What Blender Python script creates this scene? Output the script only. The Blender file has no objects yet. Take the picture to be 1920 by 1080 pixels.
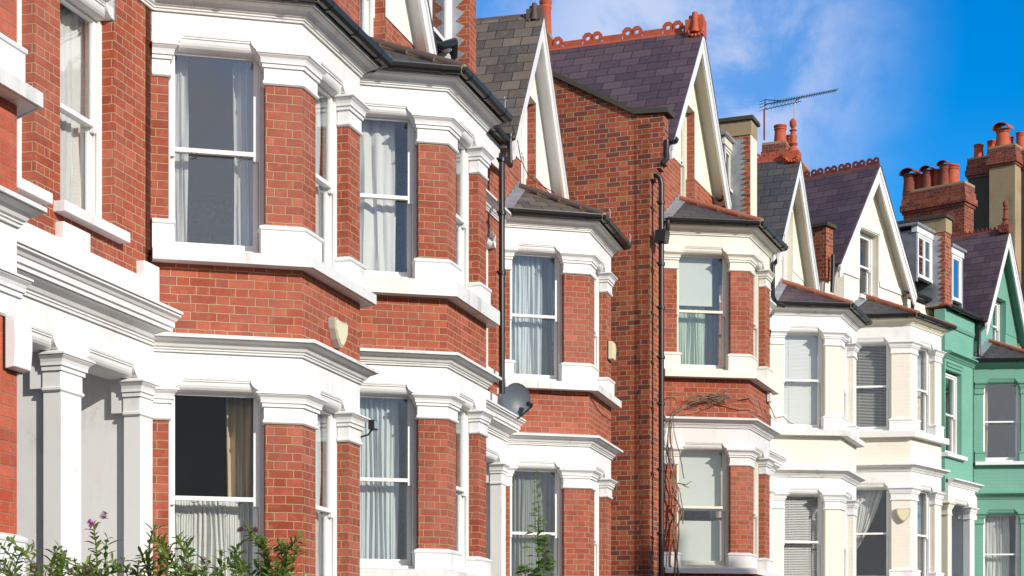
import bpy, bmesh, math, random
from mathutils import Vector, Matrix
random.seed(7)
R = math.radians
sc = bpy.context.scene
col = sc.collection

# ------------------------------------------------------------------ camera
CZ = 1.6
FPX = 3400.0; CXP = 960.0; HOR = 1290.0
cam = bpy.data.cameras.new("camera"); camo = bpy.data.objects.new("camera", cam); col.objects.link(camo)
camo.location = (0, 0, CZ); camo.rotation_euler = (R(90), 0, 0)
cam.sensor_width = 36; cam.lens = FPX / 1920 * 36; cam.shift_y = (HOR - 540) / 1920
cam.clip_end = 6000; cam.clip_start = 0.1
sc.camera = camo

# ------------------------------------------------------------------ world + sun
SUN_AZ = 43.0      # degrees from -Y (behind the camera) towards +X
SUN_EL = 22.0
sd = Vector((math.sin(R(SUN_AZ)) * math.cos(R(SUN_EL)), -math.cos(R(SUN_AZ)) * math.cos(R(SUN_EL)), math.sin(R(SUN_EL))))
w = bpy.data.worlds.new("World"); sc.world = w; w.use_nodes = True
nt = w.node_tree; nt.nodes.clear()
wo = nt.nodes.new('ShaderNodeOutputWorld'); bg = nt.nodes.new('ShaderNodeBackground')
sky = nt.nodes.new('ShaderNodeTexSky'); sky.sky_type = 'NISHITA'; sky.sun_disc = False
sky.sun_elevation = R(SUN_EL); sky.sun_rotation = math.atan2(sd.x, sd.y)
sky.air_density = 1.0; sky.dust_density = 0.2; sky.ozone_density = 3.0
tc = nt.nodes.new('ShaderNodeTexCoord'); L = nt.links.new
def wn(t, **k):
    o = nt.nodes.new(t)
    for q, v in k.items(): setattr(o, q, v)
    return o
def mrange(v, a, b, c=0.0, d=1.0):
    o = wn('ShaderNodeMapRange', interpolation_type='SMOOTHSTEP'); L(v, o.inputs['Value'])
    for k, x in zip(('From Min', 'From Max', 'To Min', 'To Max'), (a, b, c, d)): o.inputs[k].default_value = x
    return o.outputs['Result']
def wmath(op, a, b):
    o = wn('ShaderNodeMath', operation=op)
    for i, x in enumerate((a, b)):
        if isinstance(x, (int, float)): o.inputs[i].default_value = x
        else: L(x, o.inputs[i])
    o.use_clamp = op in ('ADD',)
    return o.outputs[0]
noi = wn('ShaderNodeTexNoise'); noi.inputs['Scale'].default_value = 12.0; noi.inputs['Detail'].default_value = 8; noi.inputs['Roughness'].default_value = 0.58; noi.inputs['Distortion'].default_value = 0.4
L(tc.outputs['Generated'], noi.inputs['Vector'])
# one soft bank of cloud ahead, more broken cloud over the street behind
dist = wn('ShaderNodeVectorMath', operation='DISTANCE'); L(tc.outputs['Generated'], dist.inputs[0])
cd = Vector((0.09, 1.0, 0.345)).normalized(); dist.inputs[1].default_value = cd
bank = mrange(dist.outputs['Value'], 0.15, 0.03)
cl1 = wmath('MULTIPLY', bank, mrange(noi.outputs['Fac'], 0.34, 0.60, 0.2, 0.9))
sep = wn('ShaderNodeSeparateXYZ'); L(tc.outputs['Generated'], sep.inputs[0])
no2 = wn('ShaderNodeTexNoise'); no2.inputs['Scale'].default_value = 3.2; no2.inputs['Detail'].default_value = 7; no2.inputs['Roughness'].default_value = 0.6; L(tc.outputs['Generated'], no2.inputs['Vector'])
cl2 = wmath('MULTIPLY', mrange(sep.outputs[1], 0.25, -0.25), mrange(no2.outputs['Fac'], 0.38, 0.6, 0.4, 1.0))
hs = wn('ShaderNodeHueSaturation'); hs.inputs['Saturation'].default_value = 1.5; hs.inputs['Value'].default_value = 1.6; hs.inputs['Hue'].default_value = 0.508
mx = wn('ShaderNodeMix', data_type='RGBA'); mx.inputs['B'].default_value = (5.2, 5.9, 7.8, 1); m2 = wn('ShaderNodeMix', data_type='RGBA'); m2.inputs['B'].default_value = (5.2, 5.3, 5.6, 1)
L(sky.outputs['Color'], hs.inputs['Color']); L(hs.outputs['Color'], mx.inputs['A']); L(cl1, mx.inputs['Factor']); L(mx.outputs['Result'], m2.inputs['A']); L(cl2, m2.inputs['Factor']); L(m2.outputs['Result'], bg.inputs['Color'])
L(bg.outputs['Background'], wo.inputs['Surface'])
bg.inputs['Strength'].default_value = 0.12
sl = bpy.data.lights.new("sun", 'SUN'); sl.energy = 4.6; sl.angle = R(0.5); sl.color = (1.0, 0.93, 0.83)
so = bpy.data.objects.new("sun", sl); col.objects.link(so)
so.rotation_euler = (-sd).to_track_quat('-Z', 'Y').to_euler(); so.location = (20, -20, 30)
sc.view_settings.view_transform = 'Standard'; sc.view_settings.look = 'None'
sc.view_settings.exposure = 0.0; sc.view_settings.gamma = 1.0; sc.view_settings.use_curve_mapping = False
sc.cycles.max_bounces = 8; sc.cycles.transparent_max_bounces = 12

# ------------------------------------------------------------------ materials
MATS = {}
class NB:
    def __init__(s, name):
        s.m = bpy.data.materials.new(name); s.m.use_nodes = True; s.t = s.m.node_tree
        s.b = s.t.nodes['Principled BSDF']; MATS[name] = s.m
    def n(s, t, **kw):
        o = s.t.nodes.new(t)
        for k, v in kw.items(): setattr(o, k, v)
        return o
    def set(s, inp, v):
        if hasattr(v, 'is_linked') or isinstance(v, bpy.types.NodeSocket): s.t.links.new(v, inp)
        else: inp.default_value = v
    def math(s, op, a, b=0.0, c=None, clamp=False):
        o = s.n('ShaderNodeMath', operation=op); o.use_clamp = clamp
        s.set(o.inputs[0], a)
        if b is not None: s.set(o.inputs[1], b)
        if c is not None: s.set(o.inputs[2], c)
        return o.outputs[0]
    def mix(s, f, a, b, blend='MIX'):
        o = s.n('ShaderNodeMix', data_type='RGBA', blend_type=blend)
        s.set(o.inputs['Factor'], f)
        s.set(o.inputs['A'], a if not isinstance(a, tuple) else (*a, 1)[:4]); s.set(o.inputs['B'], b if not isinstance(b, tuple) else (*b, 1)[:4])
        return o.outputs['Result']
    def rng(s, v, a, b, c=0.0, d=1.0, smooth=False):
        o = s.n('ShaderNodeMapRange'); 
        if smooth: o.interpolation_type = 'SMOOTHSTEP'
        s.set(o.inputs['Value'], v)
        for k, x in zip(('From Min', 'From Max', 'To Min', 'To Max'), (a, b, c, d)): o.inputs[k].default_value = x
        return o.outputs['Result']
    def uv(s):
        return s.n('ShaderNodeTexCoord').outputs['UV']
    def gen(s):
        return s.n('ShaderNodeNewGeometry').outputs['Position']
    def noise(s, vec, scale, detail=4, rough=0.55, dist=0.0):
        o = s.n('ShaderNodeTexNoise'); s.set(o.inputs['Vector'], vec)
        o.inputs['Scale'].default_value = scale; o.inputs['Detail'].default_value = detail; o.inputs['Roughness'].default_value = rough
        o.inputs['Distortion'].default_value = dist
        return o.outputs['Fac']
    def scalev(s, vec, sv):
        o = s.n('ShaderNodeVectorMath', operation='MULTIPLY'); s.set(o.inputs[0], vec); o.inputs[1].default_value = sv
        return o.outputs[0]
    def ramp(s, v, stops):
        o = s.n('ShaderNodeValToRGB'); s.set(o.inputs[0], v)
        el = o.color_ramp.elements
        el[0].position = stops[0][0]; el[0].color = (*stops[0][1], 1)
        el[1].position = stops[-1][0]; el[1].color = (*stops[-1][1], 1)
        for p, c in stops[1:-1]:
            e = el.new(p); e.color = (*c, 1)
        return o.outputs[0]
    def bump(s, h, strength=0.5, dist=0.01, normal=None):
        o = s.n('ShaderNodeBump'); s.set(o.inputs['Height'], h); o.inputs['Strength'].default_value = strength; o.inputs['Distance'].default_value = dist
        if normal is not None: s.set(o.inputs['Normal'], normal)
        return o.outputs[0]
    def out(s, color=None, rough=None, normal=None, spec=None):
        if color is not None: s.set(s.b.inputs['Base Color'], color if not isinstance(color, tuple) else (*color, 1)[:4])
        if rough is not None: s.set(s.b.inputs['Roughness'], rough)
        if normal is not None: s.set(s.b.inputs['Normal'], normal)
        if spec is not None: s.b.inputs['Specular IOR Level'].default_value = spec
        return s.m
    def bond(s, period, row, flemish=True, wob=0.0055):
        # returns (distance to nearest joint, fraction up the course, three random values per unit)
        uv = s.uv()
        nz = s.n('ShaderNodeTexNoise'); s.set(nz.inputs['Vector'], uv); nz.inputs['Scale'].default_value = 6; nz.inputs['Detail'].default_value = 3
        ad = s.n('ShaderNodeVectorMath', operation='MULTIPLY_ADD'); s.set(ad.inputs[0], nz.outputs['Color']); ad.inputs[1].default_value = (wob * 2,) * 3; s.set(ad.inputs[2], uv)
        sp = s.n('ShaderNodeSeparateXYZ'); s.set(sp.inputs[0], ad.outputs[0])
        vv = s.math('DIVIDE', sp.outputs[1], row); r = s.math('FLOOR', vv); fv = s.math('SUBTRACT', vv, r)
        par = s.math('FLOORED_MODULO', r, 2.0)
        wn0 = s.n('ShaderNodeTexWhiteNoise', noise_dimensions='1D'); s.set(wn0.inputs['W'], r)
        u2 = s.math('ADD', s.math('DIVIDE', sp.outputs[0], period), s.math('MULTIPLY', par, 0.5))
        u2 = s.math('ADD', u2, s.math('MULTIPLY', wn0.outputs[0], 0.06))
        k = s.math('FLOOR', u2); f = s.math('SUBTRACT', u2, k)
        du = s.math('MINIMUM', f, s.math('SUBTRACT', 1.0, f))
        if flemish:
            ish = s.math('GREATER_THAN', f, 0.667)
            du = s.math('MINIMUM', du, s.math('ABSOLUTE', s.math('SUBTRACT', f, 0.667)))
        else: ish = 0.0
        du = s.math('MULTIPLY', du, period)
        dv = s.math('MULTIPLY', s.math('MINIMUM', fv, s.math('SUBTRACT', 1.0, fv)), row)
        cb = s.n('ShaderNodeCombineXYZ'); s.set(cb.inputs[0], k); s.set(cb.inputs[1], r); s.set(cb.inputs[2], ish)
        wn = s.n('ShaderNodeTexWhiteNoise', noise_dimensions='3D'); s.set(wn.inputs['Vector'], cb.outputs[0])
        sc3 = s.n('ShaderNodeSeparateColor'); s.set(sc3.inputs[0], wn.outputs['Color'])
        return du, dv, fv, sc3.outputs[0], sc3.outputs[1], sc3.outputs[2], ish, f

def brick_mat(name, stops, mortar, mortar2=None, joint=0.009, burnt=0.0, bloom=0.18, bumps=0.9, period=0.3375, row=0.075, dim=0.83):
    s = NB(name)
    du, dv, fv, r1, r2, r3, ish, f = s.bond(period, row)
    uv = s.uv(); pos = s.gen()
    d = s.math('MINIMUM', du, dv)
    mask = s.rng(d, joint * 0.32, joint * 0.62, 0, 1, True)
    c = s.ramp(r1, stops)
    fine = s.noise(uv, 90, 3, 0.7); mid = s.noise(uv, 14, 4, 0.6); big = s.noise(pos, 0.9, 4, 0.6)
    c = s.mix(s.rng(fine, 0.35, 0.65, 0, 0.5), c, (0.17, 0.04, 0.025)); c = s.mix(s.rng(s.noise(uv, 45, 4, 0.7), 0.52, 0.7, 0, 0.4), c, (0.10, 0.04, 0.03))
    c = s.mix(s.rng(mid, 0.5, 0.75, 0, 0.4), c, (0.55, 0.2, 0.15))
    c = s.mix(s.math('MULTIPLY', s.math('GREATER_THAN', r3, 0.86), 0.3), c, (0.17, 0.04, 0.035)); c = s.mix(s.math('MULTIPLY', s.math('LESS_THAN', r3, 0.12), 0.28), c, (0.58, 0.16, 0.10))
    if burnt > 0:
        bf = s.math('MULTIPLY', s.math('GREATER_THAN', r2, 1 - burnt), 0.85)
        c = s.mix(bf, c, (0.15, 0.05, 0.042))
    c = s.mix(s.math('MULTIPLY', s.rng(big, 0.35, 0.75, 0, 1, True), bloom), c, (0.62, 0.33, 0.27))
    m = s.mix(s.noise(uv, 3.0, 3), mortar, mortar2 or mortar)
    colr = s.mix(mask, m, c)
    c = s.mix(1.0, c, tuple([dim] * 3), 'MULTIPLY')
    # soot and damp in wide streaks that stay with the wall
    st = s.noise(s.scalev(uv, (2.2, 0.35, 1)), 1.0, 4, 0.6)
    colr = s.mix(s.rng(st, 0.5, 0.8, 0, 0.3), colr, (0.09, 0.05, 0.045))
    h = s.math('ADD', s.math('MULTIPLY', mask, 0.7), s.math('ADD', s.math('MULTIPLY', fine, 0.25), s.math('MULTIPLY', r3, 0.3)))
    return s.out(colr, 0.85, s.bump(h, bumps, 0.008), 0.25)

RED = [(0.0, (0.31, 0.056, 0.026)), (0.35, (0.38, 0.073, 0.031)), (0.7, (0.44, 0.093, 0.038)), (1.0, (0.36, 0.082, 0.045))]
brick_mat('red_brick', RED, (0.42, 0.29, 0.14), (0.52, 0.38, 0.28), joint=0.0085)
brick_mat('orange_brick', [(0, (0.46, 0.075, 0.03)), (0.5, (0.6, 0.12, 0.05)), (1, (0.5, 0.095, 0.045))], (0.42, 0.2, 0.12), joint=0.007)
brick_mat('pier_brick', [(0, (0.28, 0.05, 0.025)), (0.5, (0.35, 0.067, 0.033)), (1, (0.40, 0.085, 0.045))], (0.40, 0.29, 0.12), (0.46, 0.35, 0.22), bloom=0.22)
brick_mat('stock_brick', [(0, (0.31, 0.055, 0.026)), (0.45, (0.38, 0.075, 0.032)), (0.85, (0.44, 0.098, 0.042)), (1, (0.45, 0.16, 0.06))], (0.38, 0.29, 0.18), (0.44, 0.35, 0.23), joint=0.0115, dim=0.72, burnt=0.2, bloom=0.0, bumps=1.0)
brick_mat('sooty_brick', [(0, (0.15, 0.035, 0.022)), (0.5, (0.26, 0.055, 0.03)), (1, (0.34, 0.075, 0.04))], (0.28, 0.22, 0.15), joint=0.010, burnt=0.3, bloom=0.0, bumps=1.0)
def painted_brick(name, c1, c2, bumps=0.35):
    s = NB(name); du, dv, fv, r1, r2, r3, ish, f = s.bond(0.3375, 0.075)
    d = s.math('MINIMUM', du, dv); mask = s.rng(d, 0.002, 0.007, 0, 1, True); uv = s.uv()
    n1 = s.noise(uv, 25, 4, 0.6); big = s.noise(s.gen(), 1.3, 4)
    c = s.mix(s.rng(big, 0.3, 0.7), c1, c2); c = s.mix(s.math('MULTIPLY', r1, 0.12), c, tuple(x * 0.75 for x in c1))
    c = s.mix(s.math('MULTIPLY', s.math('SUBTRACT', 1.0, mask), 0.13), c, tuple(x * 0.5 for x in c1))
    h = s.math('ADD', s.math('MULTIPLY', mask, 0.6), s.math('ADD', s.math('MULTIPLY', n1, 0.3), s.math('MULTIPLY', r3, 0.25)))
    return s.out(c, 0.6, s.bump(h, bumps, 0.006), 0.3)
painted_brick('cream_brick', (0.79, 0.735, 0.63), (0.81, 0.77, 0.68))
painted_brick('green_brick', (0.15, 0.37, 0.28), (0.18, 0.41, 0.315), 0.5)
def paint(name, c, dirt=0.25, rough=0.55, bump=0.25, dcol=(0.30, 0.27, 0.22), scale=1.0):
    s = NB(name); pos = s.gen(); uv = s.uv()
    a = s.noise(pos, 1.6 * scale, 5, 0.65); b = s.noise(s.scalev(uv, (7, 0.9, 1)), 1.0, 4, 0.6); g = s.noise(pos, 60, 3, 0.6)
    f = s.math('MULTIPLY', s.rng(a, 0.42, 0.75, 0, 1, True), s.rng(b, 0.4, 0.75, 0.15, 1, True))
    # grime collects in crevices (geometry pointiness-like wear is kept as fixed noise)
    cc = s.mix(s.math('MULTIPLY', f, dirt), c, dcol)
    cc = s.mix(s.rng(g, 0.62, 0.72, 0, dirt * 0.3), cc, dcol)
    # rain streaks running down and hairline cracks in the paint
    sp = s.noise(s.scalev(uv, (26, 1.1, 1)), 1.0, 3, 0.6); pa = s.noise(pos, 0.8, 3, 0.5)
    cc = s.mix(s.math('MULTIPLY', s.rng(sp, 0.55, 0.75, 0, dirt * 0.55, True), s.rng(pa, 0.45, 0.62, 0, 1, True)), cc, dcol)
    vo = s.n('ShaderNodeTexVoronoi', feature='DISTANCE_TO_EDGE'); vo.inputs['Scale'].default_value = 2.6
    av = s.n('ShaderNodeVectorMath', operation='MULTIPLY_ADD'); nn_ = s.n('ShaderNodeTexNoise'); nn_.inputs['Scale'].default_value = 5; nn_.inputs['Detail'].default_value = 5
    s.set(nn_.inputs['Vector'], pos); s.set(av.inputs[0], nn_.outputs['Color']); av.inputs[1].default_value = (0.35, 0.35, 0.35); s.set(av.inputs[2], pos); s.set(vo.inputs['Vector'], av.outputs[0])
    crack = s.math('MULTIPLY', s.rng(vo.outputs['Distance'], 0.004, 0.014, 1, 0), s.rng(a, 0.54, 0.62, 0, min(0.35, dirt * 0.6)))
    cc = s.mix(crack, cc, tuple(x * 0.6 for x in dcol))
    h = s.math('ADD', s.math('MULTIPLY', g, 0.4), s.math('MULTIPLY', s.noise(pos, 9, 3), 0.8))
    return s.out(cc, rough, s.bump(h, bump, 0.004), 0.35)
paint('white_stucco', (0.79, 0.79, 0.785), 0.4); paint('worn_stucco', (0.74, 0.74, 0.72), 0.75)
paint('ivory_stucco', (0.76, 0.74, 0.66), 0.25); paint('grey_stucco', (0.72, 0.70, 0.69), 0.35)
paint('cream_stucco', (0.80, 0.75, 0.60), 0.2); paint('green_stucco', (0.145, 0.35, 0.265), 0.25, bump=0.4)
paint('white_gloss', (0.82, 0.82, 0.81), 0.2, 0.3, 0.05); paint('ivory_gloss', (0.74, 0.72, 0.62), 0.2, 0.35, 0.05)
paint('rough_render', (0.74, 0.74, 0.72), 0.3, 0.8, 0.7); paint('cream_render', (0.80, 0.77, 0.64), 0.25, 0.8, 0.7)
paint('black_render', (0.07, 0.065, 0.055), 0.9, 0.9, 0.9, (0.03, 0.03, 0.03)); paint('tan_render', (0.36, 0.28, 0.17), 0.9, 0.9, 0.9, (0.15, 0.12, 0.08)); paint('coping_stone', (0.065, 0.06, 0.045), 0.6, 0.9, 0.8, (0.04, 0.04, 0.03), 3)
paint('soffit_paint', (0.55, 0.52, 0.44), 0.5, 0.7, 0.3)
def slate(name, stops, rowh=0.2, wid=0.33, wear=(0.3, 0.29, 0.26), wamt=0.3, rough=0.55):
    s = NB(name); du, dv, fv, r1, r2, r3, ish, f = s.bond(wid, rowh, False, 0.003)
    uv = s.uv()
    jl = s.rng(du, 0.002, 0.009, 0, 1, True); low = s.rng(fv, 0.0, 0.11, 0, 1, True)
    c = s.ramp(r1, stops); n1 = s.noise(uv, 12, 5, 0.65); n2 = s.noise(uv, 70, 3, 0.7)
    c = s.mix(s.rng(n1, 0.5, 0.8, 0, wamt), c, wear); c = s.mix(s.rng(n2, 0.3, 0.8, 0, 0.25), c, (0.02, 0.018, 0.02))
    c = s.mix(s.math('MULTIPLY', s.math('MINIMUM', jl, low), 1.0), (0.012, 0.01, 0.012), c)
    h = s.math('ADD', s.math('MULTIPLY', s.math('SUBTRACT', 1.0, fv), 1.0), s.math('ADD', s.math('MULTIPLY', n1, 0.35), s.math('MULTIPLY', r3, 0.5)))
    h = s.math('MULTIPLY', h, s.rng(du, 0.001, 0.005, 0.4, 1))
    return s.out(c, rough, s.bump(h, 0.8, 0.012), 0.4)
slate('purple_slate', [(0, (0.07, 0.045, 0.06)), (0.5, (0.095, 0.06, 0.076)), (1, (0.12, 0.08, 0.09))], 0.2, 0.33, wamt=0.12)
slate('grey_slate', [(0, (0.06, 0.06, 0.065)), (0.5, (0.08, 0.075, 0.08)), (1, (0.10, 0.09, 0.09))], 0.2, 0.3, wamt=0.2)
slate('weathered_slate', [(0, (0.08, 0.07, 0.065)), (0.4, (0.13, 0.105, 0.085)), (0.8, (0.18, 0.145, 0.115)), (1, (0.06, 0.06, 0.08))], 0.2, 0.27, (0.27, 0.24, 0.2), 0.5, 0.8)
def simple(name, c, rough=0.5, spec=0.5, metal=0.0, var=0.0, vcol=None, scale=8, bump=0.0):
    s = NB(name); n1 = s.noise(s.gen(), scale, 5, 0.6)
    cc = s.mix(s.rng(n1, 0.35, 0.7, 0, var), c, vcol or tuple(x * 0.5 for x in c)) if var else c
    s.out(cc, rough, s.bump(n1, bump, 0.01) if bump else None, spec); s.b.inputs['Metallic'].default_value = metal
    return s.m
simple('terracotta', (0.50, 0.10, 0.045), 0.75, 0.3, var=0.6, vcol=(0.25, 0.07, 0.05), bump=0.3)
simple('brown_tile', (0.12, 0.085, 0.075), 0.8, 0.3, var=0.4, bump=0.3)
simple('red_tile', (0.40, 0.10, 0.06), 0.8, 0.3, var=0.6, vcol=(0.3, 0.2, 0.14), bump=0.3, scale=14)
simple('dark_terracotta', (0.26, 0.065, 0.04), 0.8, 0.3, var=0.6, vcol=(0.06, 0.03, 0.025), bump=0.3, scale=14)
simple('black_plastic', (0.014, 0.014, 0.015), 0.38, 0.45); simple('black_iron', (0.02, 0.02, 0.023), 0.4, 0.5, var=0.3)
simple('lead', (0.27, 0.30, 0.34), 0.45, 0.5, 0.4, var=0.7, vcol=(0.5, 0.52, 0.54), scale=5, bump=0.3)
simple('mortar', (0.42, 0.33, 0.17), 0.9, 0.1, var=0.5, bump=0.5, scale=30)
simple('asphalt', (0.05, 0.05, 0.052), 0.9, 0.2, var=0.4, scale=3, bump=0.4); simple('paving', (0.24, 0.23, 0.21), 0.9, 0.2, var=0.4, scale=2, bump=0.3)
simple('soil', (0.07, 0.05, 0.035), 0.95, 0.1, var=0.5, bump=0.6)
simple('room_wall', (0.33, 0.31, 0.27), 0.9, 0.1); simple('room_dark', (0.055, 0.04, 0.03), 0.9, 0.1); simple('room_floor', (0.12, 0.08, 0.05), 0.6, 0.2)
simple('cream_plastic', (0.72, 0.66, 0.44), 0.4, 0.4); simple('grey_plastic', (0.45, 0.42, 0.36), 0.5, 0.4); simple('white_plastic', (0.78, 0.79, 0.8), 0.35, 0.4)
simple('dish_grey', (0.10, 0.125, 0.15), 0.45, 0.4, var=0.2, scale=4); simple('galvanised', (0.55, 0.55, 0.56), 0.35, 0.5, 0.6)
simple('vine_bark', (0.15, 0.10, 0.07), 0.9, 0.1, var=0.8, vcol=(0.34, 0.25, 0.19), scale=9, bump=0.6)
simple('door_paint', (0.03, 0.06, 0.12), 0.3); simple('book_spines', (0.12, 0.1, 0.09), 0.8, 0.2, var=0.8, vcol=(0.3, 0.25, 0.2), scale=25)
simple('green_stem', (0.10, 0.14, 0.05), 0.7, 0.2); simple('red_fence', (0.18, 0.03, 0.02), 0.7)
def fabric(name, c, trans=0.25):
    s = NB(name); n1 = s.noise(s.scalev(s.uv(), (1, 1, 1)), 160, 2); s.out(c, 0.95, s.bump(n1, 0.15, 0.002), 0.1)
    tr = s.n('ShaderNodeBsdfTranslucent'); tr.inputs['Color'].default_value = (*c, 1)
    mixs = s.n('ShaderNodeMixShader'); mixs.inputs[0].default_value = trans
    o = s.t.nodes['Material Output']; s.t.links.new(s.b.outputs[0], mixs.inputs[1]); s.t.links.new(tr.outputs[0], mixs.inputs[2]); s.t.links.new(mixs.outputs[0], o.inputs[0])
    return s.m
fabric('white_fabric', (0.80, 0.80, 0.78)); fabric('net_fabric', (0.74, 0.77, 0.76)); fabric('cream_fabric', (0.76, 0.64, 0.44))
fabric('blue_white_fabric', (0.70, 0.76, 0.78)); fabric('green_fabric', (0.62, 0.74, 0.64)); fabric('grey_fabric', (0.34, 0.37, 0.34)); fabric('blind_fabric', (0.76, 0.80, 0.76))
fabric('blind_slats', (0.84, 0.85, 0.84), 0.1); fabric('dark_slats', (0.62, 0.61, 0.58), 0.05)
def glass(name, tint=(0.86, 0.92, 0.90), refl=0.16):
    s = NB(name); s.t.nodes.remove(s.b)
    tr = s.n('ShaderNodeBsdfTransparent'); tr.inputs[0].default_value = (*tint, 1)
    gl = s.n('ShaderNodeBsdfGlossy'); gl.inputs['Roughness'].default_value = 0.015; gl.inputs[0].default_value = (0.95, 0.97, 1, 1)
    nz = s.noise(s.gen(), 1.7, 2, 0.4); s.set(gl.inputs['Normal'], s.bump(nz, 0.25, 0.012))
    fr = s.n('ShaderNodeLayerWeight'); fr.inputs[0].default_value = 0.5
    f = s.math('MULTIPLY_ADD', s.math('POWER', fr.outputs['Facing'], 4.0), 0.85, refl, clamp=True)
    m = s.n('ShaderNodeMixShader'); s.set(m.inputs[0], f); s.t.links.new(tr.outputs[0], m.inputs[1]); s.t.links.new(gl.outputs[0], m.inputs[2])
    s.t.links.new(m.outputs[0], s.t.nodes['Material Output'].inputs[0]); return s.m
glass('clear_glass', (0.965, 0.975, 0.97), 0.065); glass('grey_glass', (0.95, 0.96, 0.97), 0.14); glass('dark_glass', (0.96, 0.96, 0.95), 0.02); glass('blue_glass', (0.5, 0.55, 0.6), 0.4)
def leafmat(name, c1, c2):
    s = NB(name); n1 = s.noise(s.gen(), 14, 3); c = s.mix(s.rng(n1, 0.35, 0.65), c1, c2); s.out(c, 0.38, None, 0.5)
    tr = s.n('ShaderNodeBsdfTranslucent'); s.set(tr.inputs['Color'], s.mix(0.5, c, (0.3, 0.5, 0.06)))
    m = s.n('ShaderNodeMixShader'); m.inputs[0].default_value = 0.3
    s.t.links.new(s.b.outputs[0], m.inputs[1]); s.t.links.new(tr.outputs[0], m.inputs[2]); s.t.links.new(m.outputs[0], s.t.nodes['Material Output'].inputs[0]); return s.m
leafmat('hebe_leaf', (0.06, 0.12, 0.02), (0.20, 0.27, 0.05)); leafmat('mallow_leaf', (0.07, 0.17, 0.03), (0.14, 0.25, 0.05)); leafmat('pink_petal', (0.45, 0.05, 0.28), (0.6, 0.12, 0.42))
M = MATS

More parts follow.
